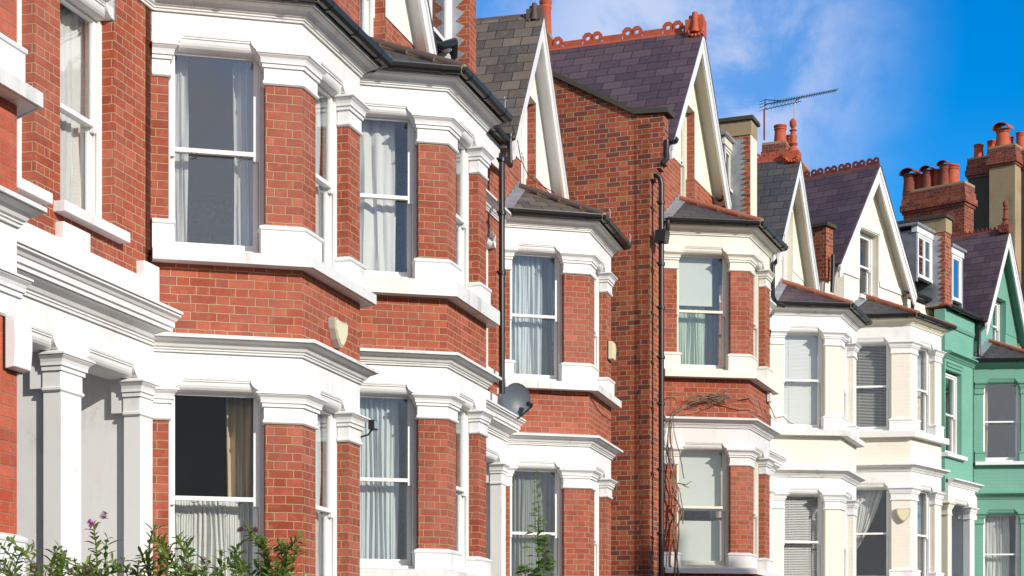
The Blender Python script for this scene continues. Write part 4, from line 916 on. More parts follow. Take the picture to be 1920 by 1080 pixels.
# ornamental capital of the hidden porch beyond house 4's bay
porch(H5, -1.9, 0.02, [(-1.2, -0.95), (-0.24, 0.02)], (z5['fr1'] + 0.03, z5['ct1'] + 0.02, z5['cb1']), 'white_stucco', y=-0.05)
# bay gutter pipe
zq = H5.zz['fr2']
x1 = H4.lx(1459, -0.9); 
p0 = H4.P(1460, 470, -0.5); p1 = H4.P(1449, 497, -0.5); p2 = H4.P(1449, 555, -0.5); p3 = H4.P(1456, 571, -0.5)
pp = [H5.P(1460, 472, -0.12), H5.P(1460, 485, -0.12), H5.P(1449, 498, -0.12), H5.P(1449, 555, -0.12), H5.P(1455, 568, -0.15), H5.P(1472, 574, -0.3)]
pipe(H5, pp, 0.04, 'black_plastic')

# ------------------------------------------------------------------ house 6
z6 = H6.zz
zf6 = H6.z(545, H6.lx(1712, -0.2), -0.2); za6 = H6.z(313, H6.lx(1645, -0.2), -0.2)
wz6 = (H6.z(600, 1.2), zf6 + 1.0)
gable(H6, 1.08, 1.65, zf6, za6, 0.2, wallmat='cream_brick', render='cream_render', roof='purple_slate', ridge='dark_terracotta', style='crests', back=5.0, tl=0.32, wz=(z6['zt'] + 0.02, zf6 + 0.95))
# raised white band framing the gable panel
gb = MB(); c6 = 1.08
for sg in (-1, 1): gb.box(min(c6 + sg * 0.46, c6 + sg * 0.58), max(c6 + sg * 0.46, c6 + sg * 0.58), -0.03, -0.012, zf6 - 0.1, zf6 + 1.0)
gb.box(c6 - 0.58, c6 + 0.58, -0.032, -0.012, zf6 + 0.97, zf6 + 1.09); gb.box(c6 + 0.58, c6 + 1.45, -0.03, -0.012, zf6 - 0.1, zf6 + 0.02); gb.box(c6 - 1.45, c6 - 0.58, -0.03, -0.012, zf6 - 0.1, zf6 + 0.02)
gb.build('gable_band', 'white_stucco', H6.root)
S6 = 4.45
wall(H6, H6.bw, S6, z6['fr1'], zf6 - 0.1, 'cream_brick'); wall(H6, -0.9, 0, 0, zf6 - 0.1, 'cream_brick')
MB().sweep([(2.5, 0), (S6, 0)], [(0, zf6 - 0.42), (0.03, zf6 - 0.42), (0.03, zf6 - 0.39), (0.06, zf6 - 0.36), (0.06, zf6 - 0.33), (0, zf6 - 0.3)]).build('moulding', 'cream_stucco', H6.root)
gutter(H6, [(2.6, 0), (S6, 0)], H6.z(556, 3.3), off=0.05)
clr(H6, H6.bw - 0.04, S6, z6['fr2'] - 0.25).build('cornice', 'cream_stucco', H6.root)
slope(H6, -0.8, 1.0, zf6 - 0.1, zf6 + 1.8, 2.4, 'grey_slate'); slope(H6, 1.2, S6, zf6 - 0.1, zf6 + 1.3, 2.0, 'grey_slate')
a_ = -2.56; b_ = -1.76
dormer(H7, a_, b_, H7.z(532, b_, .28), H7.z(450, b_, .28), 0.28, lights=2, gl='blue_glass')
a, b, zb_, zt_ = at_party(H6, 1549, 1562, 424, 522, -0.1)
party(H6, a, b, zb_, zt_, -0.1, 2.0, 'stock_brick')
pipe(H6, [H6.P(1562, 478, -0.2), H6.P(1562, 500, -0.2), H6.P(1560, 548, -0.2)], 0.04)
pipe(H6, [H6.P(1715, 548, -0.2), H6.P(1711, 558, -0.15), H6.P(1711, 582, -0.12)], 0.04)

# ------------------------------------------------------------------ house 7
z7 = H7.zz
zf7 = H7.z(600, 0.2, -0.2); za7 = H7.z(434, H7.lx(1889, -0.2), -0.2)
gable(H7, 1.55, 1.38, zf7, za7, 0.2, wallmat='green_brick', render='green_stucco', roof='purple_slate', ridge='dark_terracotta', style='saw', back=3.4, soff='green_stucco', wz=(z7['zt'] - 0.1, zf7 + 0.75))
finial(H7, 1.55, -0.25, za7 + 0.05, 'dark_terracotta', 1, 1.0)
wx0 = H7.lx(1773); wx1 = H7.lx(1803); wz0 = H7.z(857, wx1); wz1 = H7.z(702, wx1)
wall(H7, -1.75, 0, H7.z(930, -0.2), zf7 - 0.05, 'green_brick', [(wx0, wx1, wz0, wz1)])
wall_window(H7, wx0, wx1, wz0, wz1, 'white_stucco', 'white_gloss', gl='clear_glass', head=False)
hm = MB(); hm.sweep([(wx0 + 0.05, 0), (wx1 - 0.02, 0)], [(0, wz1 + 0.05), (0.03, wz1 + 0.06), (0.03, wz1 + 0.12), (0.05, wz1 + 0.13), (0.05, wz1 + 0.15), (0, wz1 + 0.16)]); hm.build('window_head', 'green_stucco', H7.root)
clr(H7, -1.75, 0.04, z7['fr2']).build('cornice', 'green_stucco', H7.root)
MB().sweep([(-1.7, 0), (-0.1, 0)], [(0, zf7 - 0.42), (0.03, zf7 - 0.42), (0.05, zf7 - 0.36), (0.05, zf7 - 0.33), (0, zf7 - 0.3)]).build('moulding', 'green_stucco', H7.root)
gutter(H7, [(-1.72, 0), (0.15, 0)], zf7 + 0.02, off=0.05)
slope(H7, -1.72, 1.5, zf7, zf7 + 1.9, 2.6, 'purple_slate')
a_ = H7.lx(1786, 0.1); b_ = H7.lx(1803, 0.1)
dormer(H7, a_, b_, H7.z(562, a_, .1), H7.z(475, a_, .1), 0.1, lights=1, gl='blue_glass', trans=0)
a, b, zb_, zt_ = at_party(H7, 1772, 1783, 408, 572)
party(H7, a, b, zb_, zt_, 0.0, 2.8, 'stock_brick', steps=13, tan=0.3)
xq = H7.lx(1835, -0.12)
pipe(H7, [H7.P(1845, 602, -0.15), H7.P(1845, 612, -0.15), H7.P(1836, 622, -0.12), H7.P(1835, 665, -0.12), H7.P(1838, 671, -0.15), H7.P(1852, 674, -0.3)], 0.045)
porch(H7, -1.72, 0.0, [(-1.72, -1.5), (-0.42, -0.12)], (H7.z(921, -0.2), H7.z(952, -0.2), H7.z(976, -0.2)), 'white_stucco', y=-0.06, colmats=['cream_stucco', 'white_stucco'], corn=CORNICE + [])
MB().box(-0.10, -0.002, -0.01, 0.2, 0, z7['fr1']).build('front_wall', 'green_brick', H7.root)

# ------------------------------------------------------------------ chimneys
def stack(H, name, lab, x0, x1, y0, y1, zb, zt, brick, pots, group='chimney stacks above the roofs', head=True, rend=None, as_part=False):
    loc = ((x0 + x1) / 2, (y0 + y1) / 2, zb)
    if as_part:
        m = MB(); m.box(x0, x1, y0, y1, zb, zt); e = m.build('chimney', brick, H.root); off = (0, 0, 0)
    else:
        e = thing_at(H, name, loc, lab, 'chimney', group); off = loc
        m = MB(); m.box(x0, x1, y0, y1, zb, zt); sub(m, 'stack_wall', rend or brick, e, off)
    if head:
        h = MB(); 
        for i, (o, a, b) in enumerate(((0.03, 0.52, 0.45), (0.07, 0.45, 0.30), (0.04, 0.30, 0.15), (0.02, 0.15, 0.0))):
            h.box(x0 - o, x1 + o, y0 - o, y1 + o, zt - a, zt - b + (0 if i < 3 else 0.002))
        sub(h, 'stack_head', brick, e, off)
        f = MB(); f.prism([(x0 - 0.02, y0 - 0.02, zt + 0.002), (x1 + 0.02, y0 - 0.02, zt + 0.002), (x1 + 0.02, y1 + 0.02, zt + 0.002), (x0 - 0.02, y1 + 0.02, zt + 0.002)], (0, 0, 0.05)); sub(f, 'flaunching', 'tan_render', e, off)
    for (px, py, r, h_, hood, mt) in pots:
        pot(e, (px - off[0], py - off[1], zt + 0.03 - off[2]), r, h_, mt, hood)
    return e
# the stack behind house 3's gable
yy = 2.0; xa = H4.lx(1012, yy); xb = H4.lx(1058, yy); zt = H4.z(62, xa, yy)
yy = 3.1; xa = H3.lx(1006, yy); xb = H3.lx(1046, yy); zt = H3.z(66, xa, yy)
stack(H3, 'chimney_stack', 'brick chimney stack with two pots at the top edge, behind the brown slate gable', xa, xb + 0.1, yy - 0.25, yy + 0.4, zf3 + 1.0, zt, 'sooty_brick',
      [(H3.lx(1023, yy), yy, 0.14, 1.0, False, 'terracotta'), (H3.lx(1041, yy + .15), yy + 0.15, 0.095, 0.42, False, 'terracotta')], head=True)
# stack behind house 5's gable
yy = 2.2; xa = H5.lx(1497, yy); xb = H5.lx(1516, yy); zt = H5.z(278, xa, yy)
xa = H5.lx(1472, 1.6); xb = H5.lx(1517, 1.6); zt = H5.z(268, xa, 1.6)
stack(H5, 'chimney_stack', 'slim brick chimney stack with two terracotta pots, below the television aerial', xa, xb, 1.6, 2.1, zf5 + 0.9, zt, 'sooty_brick',
      [(H5.lx(1463, 1.85), 1.85, 0.15, 0.55, False, 'terracotta'), (H5.lx(1483, 1.8), 1.8, 0.14, 0.55, False, 'terracotta')])
# large stack right of house 6's gable
yy = 2.4; xa = H6.lx(1688, yy); xb = H6.lx(1806, yy); zt = H6.z(330, xa, yy)
pts = []
for px, r_, h_, hd_ in ((1703, 0.17, 0.42, True), (1722, 0.17, 0.46, False), (1738, 0.13, 0.46, True), (1755, 0.17, 0.50, False), (1770, 0.12, 0.55, True), (1785, 0.19, 0.56, False)):
    pts.append((H6.lx(px, yy + 0.2), yy + 0.2 + (0.08 if hd_ else -0.05), r_, h_, hd_, 'terracotta' if not hd_ else 'dark_terracotta'))
def stack2():
    # stands square to the view like the party wall it rises from: long side runs back from the street
    H = H6; y0 = 1.0
    bx = H.lx(1790, y0); k = bx
    # long face lies in the plane lx = bx-0.45, from street side (right) to rear (left)
    X = H.lx(1800, 1.1)
    def onp(px, X_): 
        k = (px - CXP) / FPX; b = H.I + H.u * X_; t = (k * b.y - b.x) / (H.v.x - k * H.v.y); return t, b.y + H.v.y * t
    tr, Zr = onp(1808, X); tl, Zl = onp(1694, X); zt = CZ + (HOR - 343) * Zr / FPX
    pl = []
    for px, r_, h_, hd_, dx in ((1706, 0.17, 0.44, True, 0.12), (1723, 0.16, 0.46, False, 0.35), (1739, 0.13, 0.46, True, 0.12), (1756, 0.16, 0.50, False, 0.35), (1770, 0.12, 0.52, True, 0.12), (1786, 0.175, 0.54, False, 0.35)):
        t, _ = onp(px, X + dx); pl.append((X + dx, t, r_, h_, hd_, 'terracotta' if not hd_ else 'dark_terracotta'))
    stack(H, 'chimney_stack', 'wide red brick chimney stack with a row of six pots, above the cream gable', X, X + 0.55, tr, tl, zf6 - 1.0, zt, 'sooty_brick', pl)
    tr2, Zr2 = onp(1800, X + 1.0)
stack2()
def stack3():
    H = H7; X = H.lx(1903, 2.6)
    def onp(px, X_):
        k = (px - CXP) / FPX; b = H.I + H.u * X_; t = (k * b.y - b.x) / (H.v.x - k * H.v.y); return t, b.y + H.v.y * t
    tr, Zr = onp(1903, X); tl, Zl = onp(1855, X); zt = CZ + (HOR - 272) * Zr / FPX
    e = stack(H, 'chimney_stack', 'tall tan rendered chimney stack with one hooded pot at the right edge', X, X + 0.5, tr, tl, zf7 + 0.6, zt, 'sooty_brick',
          [(X + 0.2, onp(1880, X + .2)[0], 0.20, 0.52, True, 'terracotta')], rend='tan_render')
    X2 = X + 0.5; tr, Zr = onp(1925, X2); tl, Zl = onp(1815, X2); zt2 = CZ + (HOR - 282) * Zr / FPX; pl = []
    for px, h_ in ((1835, 0.42), (1860, 0.46), (1891, 0.48), (1914, 0.55)):
        t, _ = onp(px, X2 + .2); pl.append((X2 + 0.2, t, 0.145, h_, False, 'terracotta'))
    stack(H, 'chimney_stack', 'long chimney stack with four terracotta pots, behind the tall tan rendered one', X2, X2 + 0.5, tr - 0.1, tl, zf7 + 0.6, zt2, 'sooty_brick', pl, rend='black_render')  # whole rear stack wall gets the near-black render
stack3()

# ------------------------------------------------------------------ television aerial
def aerial():
    H = H5; y = 2.0
    p = H.P(1490, 262, y); b = H.P(1490, 190, y); e = thing_at(H, 'television_aerial', p, 'black television aerial on a thin mast above the slim chimney stack', 'aerial')
    mast = MB(); mast.tube([p, (b[0], b[1], b[2])], 0.02, 8); sub(mast, 'mast', 'galvanised', e, p)
    m2 = MB(); q0 = H.P(1433, 262, y); q1 = H.P(1433, 205, y); m2.tube([q0, q1], 0.02, 8); sub(m2, 'mast', 'red_fence', e, p)
    bm_ = MB(); A = Vector(H.P(1434, 196, y)); B = Vector(H.P(1569, 169, y)); bm_.tube([A, B], 0.017, 6)
    A2 = Vector(H.P(1434, 205, y)); B2 = Vector(H.P(1502, 190, y)); bm_.tube([A2, B2], 0.010, 6); bm_.tube([Vector(H.P(1490, 190, y)), Vector(H.P(1500, 184, y)), Vector(H.P(1504, 180, y))], 0.012, 6)
    sub(bm_, 'boom', 'black_iron', e, p)
    el = MB(); n = 26
    for i in range(n):
        c = A.lerp(B, 0.1 + 0.89 * i / (n - 1)); l = 0.08; d = Vector((0.25, -0.55, 0.6)).normalized() * l; e1 = MB(); e1.tube([c - d, c + d], 0.007, 5); sub(e1, 'element', 'black_iron', e, p)
    for i in range(10):
        c = A2.lerp(B2, i / 10); d = Vector((0.25, -0.55, 0.6)).normalized() * 0.05; e1 = MB(); e1.tube([c - d, c + d], 0.006, 5); sub(e1, 'element', 'black_iron', e, p)
    for dz in (-0.1, -0.03, 0.04, 0.1): c = A + Vector((0, 0, dz)); el.tube([c + Vector((-0.04, -0.05, 0)), c + Vector((0.1, 0.15, 0.0))], 0.006, 5)
    el.tube([A + Vector((0, 0, -0.14)), A + Vector((0.03, 0, 0.12))], 0.009, 5); el.tube([A + Vector((-0.02, 0, 0.1)), A.lerp(B, 0.22)], 0.012, 5)
    sub(el, 'bracket', 'black_iron', e, p)
aerial()

# ------------------------------------------------------------------ curtains and blinds
def inside(H, lev, i=0):
    z = H.zz; o = (z['o0'], z['o1'])[i]
    return H.F[i], o[0] + 0.1, o[1] - 0.1, (z['st2'] + 0.12, z['st1'] + 0.12)[lev], (z['ct2'] + 0.0, z['ct1'] + 0.0)[lev]
F, a, b, z0_, z1_ = inside(H1, 0)
curtain(H1, F, a - 0.03, a + 0.09, z0_ - .1, z1_, 'white_fabric', 'thin white curtain at the left edge of the large grey upper window nearest the camera', folds=2)
curtain(H1, F, b - 0.15, b + 0.04, z0_ - .1, z1_, 'white_fabric', 'white curtain hanging at the right edge of the large grey upper window nearest the camera', folds=3)
F, a, b, z0_, z1_ = inside(H1, 1); zm = z0_ + (z1_ - z0_) * 0.47
curtain(H1, F, a - 0.03, b + 0.04, z0_ - .1, zm + 0.03, 'net_fabric', 'pale half curtain across the lower sash of the nearest ground floor window', folds=15, amp=0.02)
curtain(H1, F, b - 0.20, b + 0.05, z0_ - .1, z1_, 'cream_fabric', 'cream curtain at the right side of the dark nearest ground floor window', d=-0.42, folds=4)
F, a, b, z0_, z1_ = inside(H2, 0)
curtain(H2, F, a - 0.03, a + 0.56, z0_ - .1, z1_, 'white_fabric', 'white curtain filling most of the upper window of the second bay', folds=4, amp=0.035)
F, a, b, z0_, z1_ = inside(H2, 1)
curtain(H2, F, a - 0.03, b - 0.06, z0_ - .1, z1_, 'blue_white_fabric', 'pale blue white curtains closed across the lower window of the second bay', folds=11)
F, a, b, z0_, z1_ = inside(H3, 0)
curtain(H3, F, a - 0.03, b - 0.13, z0_ - .1, z1_, 'blue_white_fabric', 'pale blue curtain in the upper bay window above the satellite dish', folds=7, amp=0.03)
curtain(H3, F, b - 0.17, b + 0.04, z0_ - .1, z1_, 'grey_fabric', 'dark grey green curtain edge in the upper bay window above the satellite dish', folds=3, d=-0.4)
F, a, b, z0_, z1_ = inside(H3, 1)
curtain(H3, F, a - 0.03, b + 0.04, z0_ - .1, z1_, 'grey_fabric', 'grey green curtains behind the tall green climbing mallow', folds=10)
F, a, b, z0_, z1_ = inside(H4, 0); zq = z0_ + (z1_ - z0_) * 0.56
roller(H4, F, a - 0.04, b - 0.12, zq, z1_, 'blind_fabric', 'pale roller blind over the upper half of the ivory trimmed upper bay window')
curtain(H4, F, a - 0.04, b - 0.22, z0_ - .1, z1_ - .1, 'green_fabric', 'pale green curtains below the roller blind in the ivory trimmed bay', folds=8, d=-0.36)
curtain(H4, F, b - 0.24, b + 0.03, z0_ - .1, z1_ - .1, 'grey_fabric', 'dark green curtain at the right of the ivory trimmed upper bay window', folds=4, d=-0.42)
F, a, b, z0_, z1_ = inside(H4, 1)
roller(H4, F, a - 0.04, b + 0.02, z0_ + (z1_ - z0_) * 0.47, z1_, 'blind_fabric', 'pale green roller blind in the upper half of the window behind the bare vine')
roller(H4, F, a - 0.04, b + 0.02, z0_ - 0.02, z0_ + (z1_ - z0_) * 0.37, 'blind_fabric', 'lower pale folded blind in the ground floor window behind the bare vine', d=-0.33)
F, a, b, z0_, z1_ = inside(H5, 0); venetian(H5, F, a - 0.04, b + 0.03, z0_ - .02, z1_, 'blind_slats', 'white closed venetian blind in the upper window of the left cream bay', tilt=68, pitch=0.024)
F, a, b, z0_, z1_ = inside(H5, 1); venetian(H5, F, a - 0.04, b + 0.03, z0_ - .02, z1_, 'blind_slats', 'white slatted venetian blind in the lower window of the left cream bay', tilt=45)
F, a, b, z0_, z1_ = inside(H6, 0); venetian(H6, F, a - 0.04, b + 0.03, z0_ - .02, z1_, 'dark_slats', 'grey venetian blind in the upper window of the right cream bay', tilt=30)
F, a, b, z0_, z1_ = inside(H6, 0, 1); venetian(H6, F, a - 0.04, b + 0.03, z0_ - .02, z1_, 'dark_slats', 'grey venetian blind in the narrow front window of the right cream bay', tilt=30)
F, a, b, z0_, z1_ = inside(H6, 1); curtain(H6, F, a - 0.03, b - 0.02, z0_ + 0.35, z1_, 'white_fabric', 'white swagged curtain drawn aside in the dark lower window of the right cream bay', folds=7, swag=0.12)
F, a, b, z0_, z1_ = inside(H7, 1); curtain(H7, F, a - 0.03, b - 0.1, z0_ - .1, z1_, 'white_fabric', 'white curtain in the lower window of the green house', folds=7)
F, a, b, z0_, z1_ = inside(H7, 0); curtain(H7, F, a - 0.03, a + 0.06, z0_ - .1, z1_, 'cream_fabric', 'narrow brown cream curtain at the left of the upper window of the green house', folds=2)
for H_, nm in ((H1, 'nearest'), (H2, 'second'), (H3, 'third'), (H4, 'ivory trimmed'), (H5, 'left cream')):
    for lev, ln_ in ((0, 'upper'), (1, 'lower')):
        F, a, b, z0_, z1_ = inside(H_, lev, 1)
        curtain(H_, F, a - 0.04, b + 0.05, z0_ - .1, z1_, 'net_fabric', 'white curtain in the narrow front facing %s window of the %s bay' % (ln_, nm), folds=8, d=-0.27)
curtain(H1, H1.MW, WA[0] + 0.05, WA[1] + 0.30, zs, zh, 'white_fabric', 'white curtain in the tall narrow window above the nearest porch', folds=8, d=-0.29)
# side room behind the narrow windows
for H_, s0, s1 in ((H1, -1.74, -0.15), (H0, 2.9, 4.4), (H2, 2.9, 4.3), (H3, -1.4, -0.15), (H7, -1.75, -0.1)):
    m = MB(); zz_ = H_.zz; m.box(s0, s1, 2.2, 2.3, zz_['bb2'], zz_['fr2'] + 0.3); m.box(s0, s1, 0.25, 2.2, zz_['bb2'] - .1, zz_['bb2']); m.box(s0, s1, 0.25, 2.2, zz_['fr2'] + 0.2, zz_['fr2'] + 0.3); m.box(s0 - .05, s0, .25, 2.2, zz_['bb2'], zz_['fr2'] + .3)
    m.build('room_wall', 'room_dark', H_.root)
# bookcase dimly seen in the first bay's upper room
bk = MB(); F = H1.F[0]; q = H1.zz['st2'] - 0.3
for i in range(5): bk.fbox(F, 0.35, 1.05, -2.0, -1.75, q + 0.32 * i, q + 0.32 * i + 0.025)
bk.fbox(F, 0.32, 0.35, -2.0, -1.75, q, q + 1.35); bk.fbox(F, 1.05, 1.08, -2.0, -1.75, q, q + 1.35); bk.fbox(F, 0.32, 1.08, -2.02, -2.0, q, q + 1.35)
bc = thing_at(H1, 'bookcase', F.P(0.7, -1.9, q), 'wooden bookcase dimly visible through the grey upper window nearest the camera', 'bookcase'); loc = F.P(0.7, -1.9, q)
sub(bk, 'shelf', 'room_floor', bc, loc)
bb = MB(); random.seed(3)
for i in range(4):
    x = 0.37
    while x < 1.0:
        w_ = random.uniform(0.02, 0.05); bb.fbox(F, x, x + w_ - 0.002, -1.97, -1.8, q + 0.32 * i + 0.025, q + 0.32 * i + random.uniform(0.2, 0.28)); x += w_
sub(bb, 'book', 'book_spines', bc, loc)['kind'] = 'stuff'

# ------------------------------------------------------------------ alarm boxes, dish, light
def shield(H, F, s, h, w_, hh, dep, label, face='cream_plastic', body='grey_plastic'):
    out = [(-0.5, 0.42), (-0.42, 0.5), (-0.15, 0.46), (0.15, 0.46), (0.42, 0.5), (0.5, 0.42), (0.47, 0.1), (0.3, -0.25), (0.08, -0.48), (-0.08, -0.48), (-0.3, -0.25), (-0.47, 0.1)]
    loc = F.P(s, 0, h); e = thing_at(H, 'alarm_box', loc, label, 'alarm box', 'burglar alarm boxes')
    m = MB(); m.fpoly(F, [(s + x * w_, h + y * hh) for x, y in out], 0.002, dep); sub(m, 'case', body, e, loc, bevel=0.004)
    m = MB(); m.fpoly(F, [(s + x * w_ * 0.82, h + y * hh * 0.82) for x, y in out], dep - 0.002, dep + 0.012); sub(m, 'cover', face, e, loc, bevel=0.003)
def onfacet(H, fi, px, py):
    F = H.F[fi] if fi >= 0 else H.MW
    k = (px - CXP) / FPX; o = H.M @ Vector((F.o.x, F.o.y, 0)); e = H.M.to_3x3() @ Vector((F.e.x, F.e.y, 0))
    s = (k * o.y - o.x) / (e.x - k * e.y); return s, CZ + (HOR - py) * (o.y + e.y * s) / FPX
s_, h_ = onfacet(H1, 1, 627, 627); shield(H1, H1.F[1], s_, h_, 0.34, 0.26, 0.07, 'cream shield shaped alarm box on the front face of the nearest brick bay')
s_, h_ = onfacet(H6, 0, 1695, 966); shield(H6, H6.F[0], s_ - 0.02, h_, 0.30, 0.28, 0.08, 'cream shield shaped alarm box on the corner pier of the right cream bay')
def boxalarm(H, F, s, h, w_, hh, dep, label, mat, name='alarm_box', cat='alarm box', group='burglar alarm boxes'):
    loc = F.P(s, 0, h); e = thing_at(H, name, loc, label, cat, group)
    m = MB(); m.fbox(F, s - w_ / 2 - .006, s + w_ / 2 + .006, 0.0, 0.012, h - hh / 2 - .006, h + hh / 2 + .006); sub(m, 'back_plate', 'black_iron', e, loc)
    m = MB(); pr = [(0.012, -0.5), (dep, -0.47), (dep * 1.12, -0.1), (dep * 1.12, 0.1), (dep, 0.47), (0.012, 0.5)]
    m.prism([F.P(s - w_ / 2, d, h + t * hh) for d, t in pr], Vector(F.P(w_, 0, 0)) - Vector(F.P(0, 0, 0))); sub(m, 'case', mat, e, loc, bevel=0.006)
s_, h_ = onfacet(H0, 1, 22, 645); boxalarm(H0, H0.F[1], s_, h_, 0.2, 0.34, 0.08, 'white curved alarm box on orange brick at the left edge', 'white_plastic')
s_, h_ = onfacet(H3, 1, 1143, 660); boxalarm(H3, H3.F[1], s_ - 0.06, h_, 0.20, 0.26, 0.08, 'cream rectangular alarm box on the far pier of the bay above the satellite dish', 'cream_plastic')
s_, h_ = onfacet(H4, 1, 1438, 745); boxalarm(H4, H4.F[1], s_, h_, 0.14, 0.16, 0.07, 'small white electrical box under the sill of the ivory trimmed bay', 'white_plastic', 'junction_box', 'electrical box', None)
# satellite dish on house 3's bay
def dish():
    F = H3.F[0]; s, h = onfacet(H3, 0, 972, 752); s -= 0.21; h += 0.0
    c = Vector(F.P(s + 0.05, 0.40, h - 0.06)); loc = F.P(s, 0, h); e = thing_at(H3, 'satellite_dish', loc, 'grey satellite dish mounted on the red brick below the third bay window', 'satellite dish')
    ax = (Vector((F.n.x, F.n.y, 0)) * 0.95 + Vector((F.e.x, F.e.y, 0)) * 0.18 + Vector((0, 0, -0.05))).normalized()
    x = ax.cross(Vector((0, 0, 1))).normalized(); y = x.cross(ax).normalized(); vs = []; fs = []; n = 28; rings = 7
    for side in (0, 1):
        for i in range(rings + 1):
            r = i / rings
            for k in range(n):
                a = 2 * math.pi * k / n; p = c + x * math.cos(a) * 0.205 * r + y * math.sin(a) * 0.225 * r + ax * (0.055 * r * r - side * 0.006); vs.append(p)
    N = (rings + 1) * n
    for side in (0, 1):
        for i in range(rings):
            for k in range(n): q = side * N + i * n; fs.append((q + k, q + (k + 1) % n, q + n + (k + 1) % n, q + n + k))
    for k in range(n): fs.append((rings * n + k, rings * n + (k + 1) % n, N + rings * n + (k + 1) % n, N + rings * n + k))
    m = MB(); m.add(vs, fs); sub(m, 'reflector', 'dish_grey', e, loc, smooth=True)
    rim = MB(); rim.tube([c + x * math.cos(2 * math.pi * k / 32) * 0.205 + y * math.sin(2 * math.pi * k / 32) * 0.225 + ax * 0.055 for k in range(33)], 0.006, 6); sub(rim, 'rim', 'dish_grey', e, loc, smooth=True)
    arm = MB(); tip = c - y * 0.10 + ax * 0.24 - x * 0.13; arm.tube([c - y * 0.22 + ax * 0.02, c - y * 0.25 + ax * 0.1, tip], 0.011, 6); arm.tube([Vector(F.P(s, 0.0, h - 0.02)), Vector(F.P(s, 0.3, h - 0.02)), c - ax * 0.02], 0.02, 8)
    sub(arm, 'feed_arm', 'black_iron', e, loc, smooth=True)
    l = MB(); l.tube([tip - ax * 0.02, tip + ax * 0.0 + y * 0.05], [0.022, 0.03], 10); l.tube([tip + y * 0.03, tip + y * 0.05 - ax * 0.09], [0.026, 0.034], 10); sub(l, 'receiver', 'black_plastic', e, loc, smooth=True)
dish()
def floodlight():
    s, h = onfacet(H1, 1, 690, 806); F = H1.F[1]; s = H1.W - 0.02; loc = F.P(s, 0, h); e = thing_at(H1, 'floodlight', loc, 'small black floodlight on a bracket beside the nearest lower bay window', 'light')
    m = MB(); m.tube([Vector(F.P(s, 0.02, h - 0.1)), Vector(F.P(s + .03, 0.08, h - 0.08)), Vector(F.P(s + 0.05, 0.12, h - 0.02))], 0.01, 6); sub(m, 'bracket', 'black_iron', e, loc)
    m = MB(); m.fbox(F, s + 0.0, s + 0.12, 0.09, 0.15, h - 0.03, h + 0.06); sub(m, 'housing', 'black_plastic', e, loc, bevel=0.006)
    m = MB(); m.fbox(F, s + 0.012, s + 0.108, 0.151, 0.154, h - 0.02, h + 0.05); sub(m, 'lens', 'galvanised', e, loc)
floodlight()
# loose cable across house 3's gable and cable below its sill
cb_ = MB(); pts = [H3.P(960, 236, -0.22), H3.P(970, 262, -0.22), H3.P(977, 300, -0.2), H3.P(990, 328, -0.15), H3.P(1012, 346, -0.12), H3.P(1040, 362, -0.2)]
cb_.tube(pts, 0.006, 5); top(cb_, 'cable', 'black_iron', H3, 'thin black cable hanging across the white gable above the third bay', 'cable')
cb_ = MB(); F = H3.F; P_ = lambda fi, s_, h_: F[fi].P(s_, 0.012, H3.zz['bt2'] - h_)
cb_.tube([P_(0, 0.5, 0.05), P_(0, 0.9, 0.06), P_(0, 1.2, 0.055), P_(1, 0.08, 0.08), P_(1, 0.45, 0.16), P_(1, 0.8, 0.20), P_(1, 1.1, 0.19), P_(1, 1.4, 0.2)], 0.005, 5); top(cb_, 'cable', 'black_iron', H3, 'thin cable clipped under the sill of the third bay', 'cable')
# clay spike crooks on the gutters
for H_, s_ in ((H3, 0.1), (H3, 1.5), (H2, 1.3), (H4, 1.3)):
    F = H_.F[1]; c = Vector(F.P(s_, 0.27, H_.zz['fr2'] + 0.2)); n_ = Vector((F.e.x, F.e.y, 0))
    MB().tube([c] + [c + Vector((0, 0, 0.07)) + n_ * 0.03 * math.sin(t) + Vector((0, 0, 0.03 * (1 - math.cos(t)))) for t in [k * 0.6 for k in range(9)]], 0.006, 5).build('gutter_hook', 'galvanised', H_.root, True)

